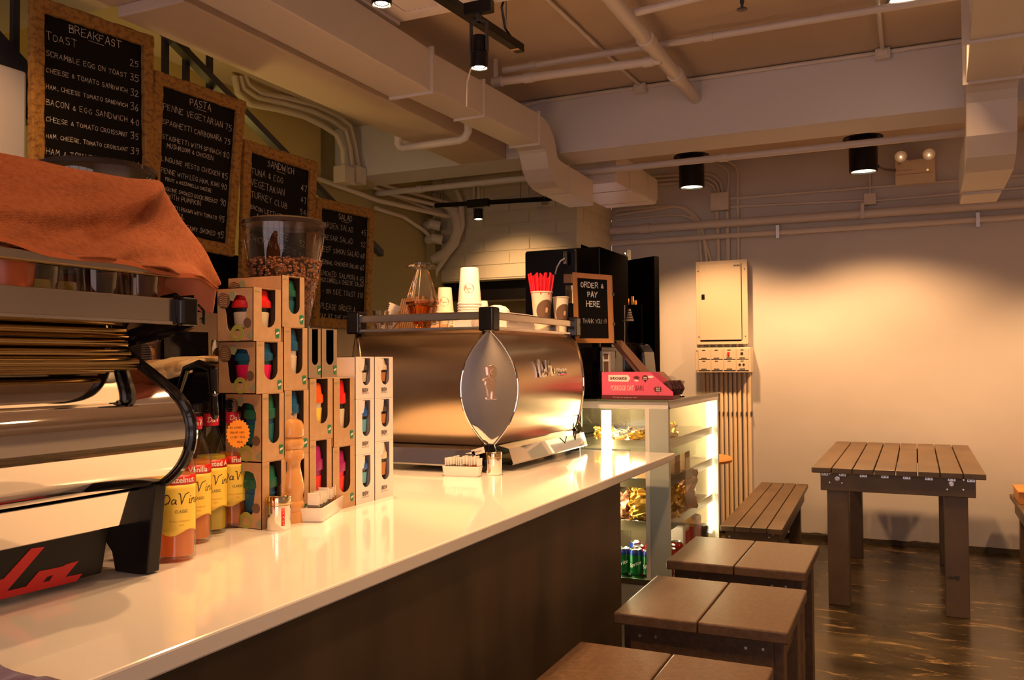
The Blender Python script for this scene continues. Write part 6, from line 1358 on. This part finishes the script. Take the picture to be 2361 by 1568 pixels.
# dome lids, stacked
x = on(1146, 3.30); z = ZM
for i in range(3):
    o = props(MB().lathe([(.058, 0), (.061, .004), (.057, .008), (.053, .032), (.038, .047), (.017, .054), (0, .055)], (x, 3.30, z), 32).obj('dome_lid', paperw), ('white dome lid in the stack beside the paper cups', 'white dome lid in the stack beside the paper cups', 'topmost white dome lid beside the tall paper cup stack')[i], 'lid', 'stack of dome lids' if i < 2 else None); z += .030
# long flat cartons along the machine's customer edge
q = on(1080, 2.95)
props(MB().box(-1.60, -1.47, 2.93, 2.955, ZM, ZM + .040).obj('flat_carton', whitecard, bevel=.001), 'low pinkish white carton directly behind the black corner cap', 'carton')
o = thing('printed_carton', 'small pink-white carton with printed lines standing at the customer edge', 'carton', (-1.45, 3.18, ZM)); MB().box(-1.50, -1.436, 3.05, 3.31, ZM, ZM + .068).obj('carton', whitecard, o, bevel=.0015)
m_ = MB(); fE2 = lambda u, v, d: Vector((-1.4352, 3.07 + u, ZM + .01 + v)); m_.flat(font('|||||||||||||||| N T', .012, 0, .11), lambda u, v, d: fE2(u, v + .030, 0)); m_.flat(font('barcode 250 pcs', .006, 0, .08), lambda u, v, d: fE2(u, v + .018, 0)); m_.obj('printing', inkb, o)
props(MB().box(-1.56, -1.51, 3.36, 3.5, ZM, ZM + .035).obj('flat_carton', whitecard, bevel=.001), 'low white carton behind the printed one', 'carton')
# steel tray near the straws
props(MB().prism([(0, 0), (.25, 0), (.25, .004), (.02, .05), (0, .05)], lambda u, v, d: Vector((-1.455 + d, 3.64 - u + .0, ZM + v)), -.012, 0).obj('steel_flap', steel2), 'small folded steel flap in front of the straw cup', 'steel flap')
# cups with straws
def bigcup(px, py, Y, r0, r1, h, z, label, oval=True):
    x = at(px, py, Y=Y).x; o = thing('paper_cup', label, 'cup', (x, Y, z))
    MB().lathe([(0, .002), (r0 - .002, .002), (r0, 0), (r1, h - .003), (r1 + .003, h - .002), (r1 + .003, h + .002), (r1, h + .003), (r1 - .002, h), (r0 - .002, .006), (0, .006)], (x, Y, z), 40).obj('cup', paperc, o, fix=False)
    a0 = -.62; pts = []; rad = h * .26
    def g(u, v): rr = r0 + (r1 - r0) * v / h + .0008; return Vector((x + rr * math.cos(a0 + u / rr), Y + rr * math.sin(a0 + u / rr), z + v))
    m_ = MB(); rings = []
    for k in range(6): rings.append([g(rad * k / 5 * math.cos(2 * PI * i / 28) + .0001, h * .55 + rad * k / 5 * math.sin(2 * PI * i / 28)) for i in range(29)])
    m_.grid(rings).obj('printed_circle', printbrown, o, fix=False)
    m_ = MB(); gg = lambda u, v: g(u, v) + Vector((math.cos(a0), math.sin(a0), 0)) * .0009
    m_.add([gg(-.006, h * .5), gg(.004, h * .5), gg(.006, h * .6), gg(-.001, h * .63), gg(-.006, h * .6)], [(0, 1, 2, 3, 4)]); m_.obj('printed_mark', mat('mark_tan', (.7, .45, .3), .6), o)
    return x, Y, z
zc1 = at(1250, 752, Y=3.585).z
x, Y, z = bigcup(1249, 700, 3.585, .033, .047, at(1249, 674, Y=3.585).z - 1.4766, 1.4766, 'tall paper cup holding red straws on the machine top')
hcup = at(1249, 674, Y=3.585).z - 1.4766; r_ = random.Random(12)
for i in range(36):
    a = 2 * PI * i / 36 + r_.uniform(-.1, .1); q = .036 * r_.uniform(.5, 1); tilt = r_.uniform(.25, .55); bx0 = Vector((x + q * .5 * math.cos(a), Y + q * .5 * math.sin(a), z + .01)); top = Vector((x + (q + .03 * tilt * 2) * math.cos(a), Y + (q + .02) * math.sin(a), z + hcup + r_.uniform(.062, .085)))
    props(MB().tube([bx0, top], .0048, 8).obj('drinking_straw', redstraw), 'red drinking straw standing in the tall paper cup', 'straw', 'red straws in the paper cup')
bigcup(1293, 720, 3.675, .026, .036, at(1292, 686, Y=3.675).z - 1.4766, 1.4766, 'smaller empty paper cup to the right of the straw cup')

# ================================================================== ON AND BEHIND THE CASE
ZK = CZ1 + .0105
# chalkboard sign: ORDER & PAY HERE
S4 = [at(1321, 628, Y=3.93), at(1411, 635, Y=3.97), at(1416, 791, Y=3.97), at(1326, 791, Y=3.93)]
tl, tr, br, bl = S4; c = (tl + br) / 2
def fs_(u, v, d=0.): p = (bl * (1 - u) + br * u) * (1 - v) + (tl * (1 - u) + tr * u) * v; return p + Vector((0, -1, 0)) * d
o = thing('order_sign', 'small wood-framed chalkboard reading ORDER & PAY HERE', 'sign', tuple(fs_(.5, 0)))
MB().prism([(.05, .03), (.95, .03), (.95, .97), (.05, .97)], fs_, -.004, .002).obj('slate', slate, o)
MB().prism([(0, 0), (1, 0), (1, 1), (0, 1)], fs_, -.004, .010, [[(.12, .065), (.88, .065), (.88, .925), (.12, .925)]]).obj('frame', woodo, o, bevel=.0015)
wS, hS = (tr - tl).length, (tl - bl).length; m_ = MB(); rg = random.Random(4)
for s_, u, v, h, th in (('ORDER &', .20, .80, .025, .0042), ('PAY', .37, .665, .025, .0042), ('HERE', .33, .525, .026, .0046)):
    f = strokes(s_, h, th, .12, rg, sp=1.3); kx = .60 * wS / f[2] if s_ == 'ORDER &' else .60 * wS / strokes('ORDER &', h, th, 0)[2]
    m_.add([fs_(u + a * kx / wS, v + b_ / hS, .003) for a, b_ in f[0]], f[1])
m_.obj('chalk_writing', chalkb, o)
m_ = MB(); f = strokes('THANK YOU !!!', .021, .0022, .25, rg, sp=1.1); kx = .62 * wS / f[2]; m_.add([fs_(.22 + a * kx / wS, .285 + b_ / hS, .003) for a, b_ in f[0]], f[1]); m_.obj('chalk_writing', chalk, o)
for v in (.28, .72): p = fs_(1.0, v, .004); MB().box(p.x - .004, p.x + .006, p.y - .004, p.y + .01, p.z - .007, p.z + .007).obj('hinge', darksteel, o)
# post that carries the sign
px_ = fs_(.5, .5)
props(MB().box(px_.x - .012, px_.x + .012, px_.y + .012, px_.y + .03, ZK, px_.z + .05).box(px_.x - .05, px_.x + .05, px_.y - .02, px_.y + .07, ZK, ZK + .008).obj('sign_post', blackmatt), 'black post holding the ORDER & PAY HERE sign on the case', 'post')
# point-of-sale terminal
xa, xc = at(1322, 860, Y=4.08).x, at(1387, 860, Y=4.08).x; zt5 = at(1350, 800, Y=4.08).z
o = thing('payment_terminal', 'glossy black till terminal on the display case below the sign', 'till', ((xa + xc) / 2, 4.15, ZK))
MB().box(xa - .02, xc, 4.08, 4.30, ZK, zt5).obj('body', blackgloss, o, bevel=.006); MB().box(xa - .03, xc + .004, 4.074, 4.31, zt5 - .022, zt5).obj('top_lip', black, o, bevel=.004)
# monitor with chrome hinge
ya = 4.42; p0, p1 = at(1211, 580, Y=ya), at(1302, 640, Y=ya); zbm = at(1211, 790, Y=ya).z
o = thing('till_monitor', 'black till monitor turned away, its rounded corner above the red straws', 'monitor', ((p0.x + p1.x) / 2, ya, .95))
MB().prism(rrect(p0.x, p1.z - .22, p1.x + .06, p0.z, .014), lambda u, v, d: Vector((u, d, v)), ya, ya + .03).obj('screen', black, o, bevel=.003)
xm = (p0.x + p1.x) / 2; MB().box(xm - .03, xm + .03, ya + .03, ya + .07, .95, p0.z - .1).box(xm - .12, xm + .12, ya - .08, ya + .15, .93, .955).obj('stand', black, o, bevel=.004)
m_ = MB(); a = at(1300, 580, Y=4.38); b_ = at(1322, 700, Y=4.38); m_.box(a.x, a.x + .018, 4.37, 4.39, a.z - .07, a.z).box(a.x + .012, a.x + .05, 4.37, 4.39, b_.z, b_.z + .10); m_.obj('hinge', chrome, o, bevel=.002)
q = at(1306, 640, Y=4.36); MB().box(q.x - .014, q.x + .03, 4.35, 4.38, q.z - .03, q.z + .018).obj('bracket_block', mat('tan_block', (.45, .25, .13), .5), o, bevel=.003)
MB().tube([at(1302, 595, Y=4.35), at(1292, 602, Y=4.34), at(1284, 616, Y=4.34), at(1280, 632, Y=4.36)], .004, 6).obj('cable', whitepl, o)
props(MB().box(-2.15, -1.62, 4.25, 4.9, 0, .93).obj('till_cabinet', blackmatt, bevel=.003), 'black cabinet behind the display case carrying the till monitor', 'cabinet')
# tall black fridge
p0, p1, p2 = at(1304, 573, Y=5.15), at(1382, 577, Y=5.15), at(1418, 592, Y=5.15)
o = thing('tall_fridge', 'tall black cabinet fridge behind the sign', 'fridge', ((p0.x + p1.x) / 2, 5.4, 0))
MB().box(p0.x, p1.x, 5.16, 5.75, 0, p0.z).obj('cabinet', blackmatt, o, bevel=.005); MB().box(p0.x, p1.x, 5.145, 5.16, .1, p0.z - .005).obj('door', blackgloss, o, bevel=.004)
MB().box(p0.x + .02, p0.x + .035, 5.115, 5.145, 1.0, 1.5).obj('handle', darksteel, o)
# oat bar display box
YS = 3.885; g = lambda x, y: (lambda q: (q.x, q.z - ZK))(at(x, y, Y=YS))
o = thing('snack_bar_box', 'pink stoats porridge oat bars display box on the case', 'display box', (at(1460, 900, Y=YS).x, YS + .06, ZK))
fsb = lambda u, v, d: Vector((u, YS + d, ZK + v)); Lx = g(1387, 900)[0]; Rx = g(1552, 918)[0]
topz = g(1387, 858)[1]; tx = g(1498, 862)[0]; lowz = .034
side_ = [(Lx, .018), (Rx, .018), (Rx, lowz), (tx, topz), (Lx, topz)]
for d0_ in (0, .125): MB().prism(side_, fsb, d0_, d0_ + .002).obj('side_panel', pink, o)
MB().prism([(Lx, .0), (Rx, .0), (Rx, .018), (Lx, .018)], fsb, 0, .127).obj('base_band', maroon, o)
MB().prism([(Lx, .018), (Lx + .002, .018), (Lx + .002, topz), (Lx, topz)], fsb, 0, .127).obj('back_panel', pink, o)
MB().prism([(tx - .01, topz), (tx + .03, topz), (Rx - .02, .07), (Rx - .06, .07)], fsb, .127, .129).obj('inner_flap', kraft, o)
wB = Rx - Lx; ft = lambda u, v, d=0.: fsb(Lx + u * wB, v, -.0006 - d)
MB().prism([(.10, .082), (.38, .080), (.415, .096), (.38, .112), (.10, .112)], ft, 0, .0002).obj('name_flag', inkw, o)
m_ = MB(); f = font('stoats', .0155, .025, .24 * wB); m_.flat(f, lambda u, v, d: ft(.125 + u / wB, .0905 + v, .0006))
f = font('BARS', .020, .0, .105 * wB * 1.1); m_.flat((f[0], f[1]), lambda u, v, d: ft(.485 + u / wB, .040 + v * 1.15, .0006)); m_.obj('dark_lettering', maroon, o)
m_ = MB(); f = font('PORRIDGE OAT', .020, .012, .325 * wB); m_.flat(f, lambda u, v, d: ft(.135 + u / wB, .040 + v * 1.15, .0006))
f = font("The easy way to get your oats!", .0048, 0, .34 * wB); m_.flat(f, lambda u, v, d: ft(.16 + u / wB, .006 + v, .0004)); m_.obj('white_lettering', mat('pale_pink_print', (.9, .62, .62), .5), o)
# little pictures: bird, balloon, cloud, signpost
m_ = MB(); m_.prism([(.455, .102), (.50, .108), (.53, .104), (.55, .098), (.52, .094), (.55, .088), (.50, .091), (.46, .096)], ft, .0004, .0008)
m_.prism([(.62 + .045 * math.cos(q_), .098 + .013 * math.sin(q_)) for q_ in [2 * PI * i / 18 for i in range(18)]], ft, .0004, .0008).prism([(.60, .088), (.64, .088), (.622, .076)], ft, .0004, .0008)
m_.prism([(.735, .048), (.76, .058), (.84, .056), (.84, .036), (.76, .034)], ft, .0004, .0008).prism([(.795, .018), (.80, .018), (.80, .066), (.795, .066)], ft, .0004, .0008)
m_.obj('printed_pictures', maroon, o)
m_ = MB(); f = font('100%', .006, .02, .06 * wB); m_.flat(f, lambda u, v, d: ft(.592 + u / wB, .097 + v, .0012)); f = font('OATS', .006, .02, .05 * wB); m_.flat(f, lambda u, v, d: ft(.597 + u / wB, .089 + v, .0012)); f = font('BITE', .006, .02, .05 * wB); m_.flat(f, lambda u, v, d: ft(.772 + u / wB, .047 + v, .0012)); f = font('SIZE', .006, .02, .05 * wB); m_.flat(f, lambda u, v, d: ft(.772 + u / wB, .038 + v, .0012))
m_.prism([(.66 + .05 * math.cos(q_) + .03, .103 + .006 * math.sin(q_)) for q_ in [2 * PI * i / 16 for i in range(16)]], ft, .0004, .0007).prism([(.50 + .03 * math.cos(q_), .086 + .005 * math.sin(q_)) for q_ in [2 * PI * i / 16 for i in range(16)]], ft, .0003, .0006); m_.obj('white_pictures', inkw, o)
for i in range(5):
    x = Rx - .035 + i * .008; y = YS + .02 + i * .021; bb = MB()
    for k in range(6): pass
    props(bb.prism([(-.012, 0), (.016, 0), (.030, .030), (.010, .068), (-.016, .06)], lambda u, v, d: Vector((x + u, y + d, ZK + .020 + v)), 0, .017).obj('oat_bar', mat('bar_wrapper', (.10, .035, .03), .25, .3, bump=((80, 80, 80), .8, .005)), bevel=.004), 'dark wrapped oat bar standing in the open end of the pink box', 'snack bar', 'oat bars in the pink box')
# leaflets behind the box, cardboard ramp, bread dome, bowl, spoon
q = at(1392, 812, Y=4.02); q1 = at(1410, 860, Y=4.02); o = thing('leaflet_stack', 'narrow printed leaflet standing behind the left end of the pink box', 'leaflet', (q.x, 4.02, ZK))
MB().box(q.x - .005, q.x + .028, 4.02, 4.04, ZK, q.z).obj('leaflet', paperw, o); MB().box(q.x + .001, q.x + .022, 4.018, 4.02, q.z - .035, q.z - .008).box(q.x - .001, q.x + .024, 4.018, 4.02, q.z - .10, q.z - .045).obj('printing', printbrown, o)
a, b_ = at(1418, 785, Y=4.06), at(1505, 872, Y=4.06); d = (b_ - a).normalized(); pp = [(a.x, a.z), (a.x + .035, a.z + .0), (b_.x + .014, b_.z), (b_.x - .035, b_.z)]
o = thing('cardboard_ramp', 'long brown cardboard strip slanting down behind the pink box', 'cardboard', tuple(b_))
MB().prism(pp, lambda u, v, d: Vector((u, d, v)), 4.06, 4.064).obj('strip', mat('brown_card', (.36, .20, .11), .6), o)
MB().prism([(u - .030, v - .012) for u, v in pp], lambda u, v, d: Vector((u, d, v)), 4.10, 4.103).obj('strip', mat('brown_card_dark', (.22, .10, .06), .6), o)
MB().prism([(b_.x - .07, ZK), (b_.x + .02, ZK), (b_.x + .014, b_.z), (b_.x - .035, b_.z)], lambda u, v, d: Vector((u, d, v)), 4.064, 4.10).obj('support', kraft, o)
x = at(1478, 860, Y=4.45).x; o = thing('bread_dome', 'clear rounded bread cover on the display case behind the cardboard strip', 'food cover', (x, 4.45, ZK)); zt6 = at(1470, 790, Y=4.4).z
MB().prism([(x - .13, ZK), (x + .065, ZK), (x + .060, ZK + .06), (x + .045, zt6 - .05), (x + .02, zt6 - .012), (x - .01, zt6), (x - .13, zt6)], lambda u, v, d: Vector((u, d, v)), 4.35, 4.55).obj('cover', glass, o, bevel=.01, seg=3)
MB().box(x - .13, x + .07, 4.34, 4.56, ZK, ZK + .008).obj('base', paperc, o)
props(MB().lathe([(0, 0), (.03, .0), (.045, .02), (.04, .06), (.02, .08), (0, .085)], (x - .01, 4.45, ZK + .009), 20).obj('bread_loaf', mat('bread', (.75, .33, .06), .7, bump=((40, 40, 40), .5, .004))), 'orange brown bread under the clear cover', 'bread')
q = at(1557, 905, Y=4.35); o = thing('white_bowl', 'white flared bowl on the display case behind the pink box', 'bowl', (q.x, 4.35, ZK)); zt7 = at(1557, 878, Y=4.35).z
MB().lathe([(0, .002), (.025, 0), (.030, .004), (.058, zt7 - ZK), (.055, zt7 - ZK), (.026, .008), (0, .008)], (q.x - .008, 4.35, ZK), 36).obj('bowl', whitepl, o, fix=False)
props(MB().prism([(-.04, .01), (.02, .004), (.024, .05), (.0, .062), (-.035, .055)], lambda u, v, d: Vector((q.x - .02 + u, 4.35 + d + u * .3, zt7 - .035 + v)), 0, .002).obj('receipt', paperw), 'crumpled white paper slip in the bowl', 'paper')
q = at(1570, 915, Y=4.1); props(MB().lathe([(0, .010), (.012, .009), (.020, .005), (.017, .001), (0, 0)], (q.x - .004, 4.12, ZK), 20).tube([(q.x - .018, 4.12, ZK + .006), (q.x - .09, 4.16, ZK + .012)], .0045, 8).obj('black_scoop', blackgloss), 'black plastic scoop on the glass case top beside the pink box', 'scoop')
# acrylic leaflet holder at the counter end, by the machine
xa = at(1342, 915, Y=3.80); props(MB().box(at(1324, 930, Y=3.80).x, xa.x, 3.79, 3.80, ZT, at(1342, 900, Y=3.80).z).box(at(1324, 930, Y=3.80).x, xa.x, 3.79, 3.84, ZT, ZT + .004).obj('acrylic_holder', glassd), 'small clear acrylic holder between the machine and the case', 'holder')
props(MB().tube([at(1322, 975, X=-1.33), at(1322, 1000, X=-1.33), at(1326, 1014, X=-1.33), at(1329, 985, X=-1.35), at(1333, 955, X=-1.37)], .0025, 6).obj('cable', black), 'thin black cable hanging at the right end of the bulging machine', 'cable')
# through the doorway: lit shelf letters, striped paper flag
o = thing('kitchen_rack', 'dark rack with small orange lit letters seen past the sign', 'rack', (-1.85, 6.0, 0))
for x in (-1.93, -1.78): MB().box(x, x + .02, 5.99, 6.01, 0, at(1445, 703, Y=5.98).z).obj('post', blackmatt, o)
p = at(1445, 703, Y=5.98); MB().box(p.x - .14, p.x + .06, 5.97, 6.01, p.z - .012, p.z).obj('board', blackmatt, o)
for px, h in ((1427, .03), (1437, .04), (1448, .045), (1459, .06), (1465, .03)):
    q = at(px, 700, Y=5.98); MB().box(q.x - .010, q.x + .004, 5.975, 5.995, p.z, p.z + h).obj('lit_letter', mat('orange_letter_glow', (.80, .25, .03), .4, emit=(1, .3, .03), es=.15), o)  # plain blocks for the lit shelf letters, their glow set in the material
q = at(1452, 745, Y=4.5); o = thing('striped_bundle', 'pale striped paper bundle on a thin stick with a green tip behind the cardboard', 'bundle', (q.x, 4.5, ZK + .1))
m_ = MB(); za_, zb3 = at(1452, 712, Y=4.5).z, at(1452, 740, Y=4.5).z
m_.lathe([(0, za_), (.006, za_ - .002), (.012, (za_ + zb3) / 2), (.022, zb3), (0, zb3)], (q.x + .0, 4.5, 0), 16).obj('paper', paperc, o)
for i in range(4): MB().lathe([(.0085 + i * .004, za_ - .012 - i * .013), (.0100 + i * .004, za_ - .016 - i * .013)], (q.x, 4.5, 0), 16).obj('stripe', inkb, o, fix=False, solid=.001)
MB().tube([(q.x - .03, 4.5, ZK + .19), (q.x - .027, 4.5, za_ + .02)], .0022, 6).obj('stick', paperw, o); MB().lathe([(0, .006), (.016, .0), (0, -.004)], (q.x - .028, 4.5, zb3), 12).obj('green_cap', mat('green_plastic', (.10, .30, .05), .4), o)
MB().lathe([(0, zb3), (.012, zb3 - .01), (.020, zb3 - .06), (.012, zb3 - .10), (0, zb3 - .10)], (q.x + .006, 4.5, 0), 14).obj('dark_base', blackmatt, o)
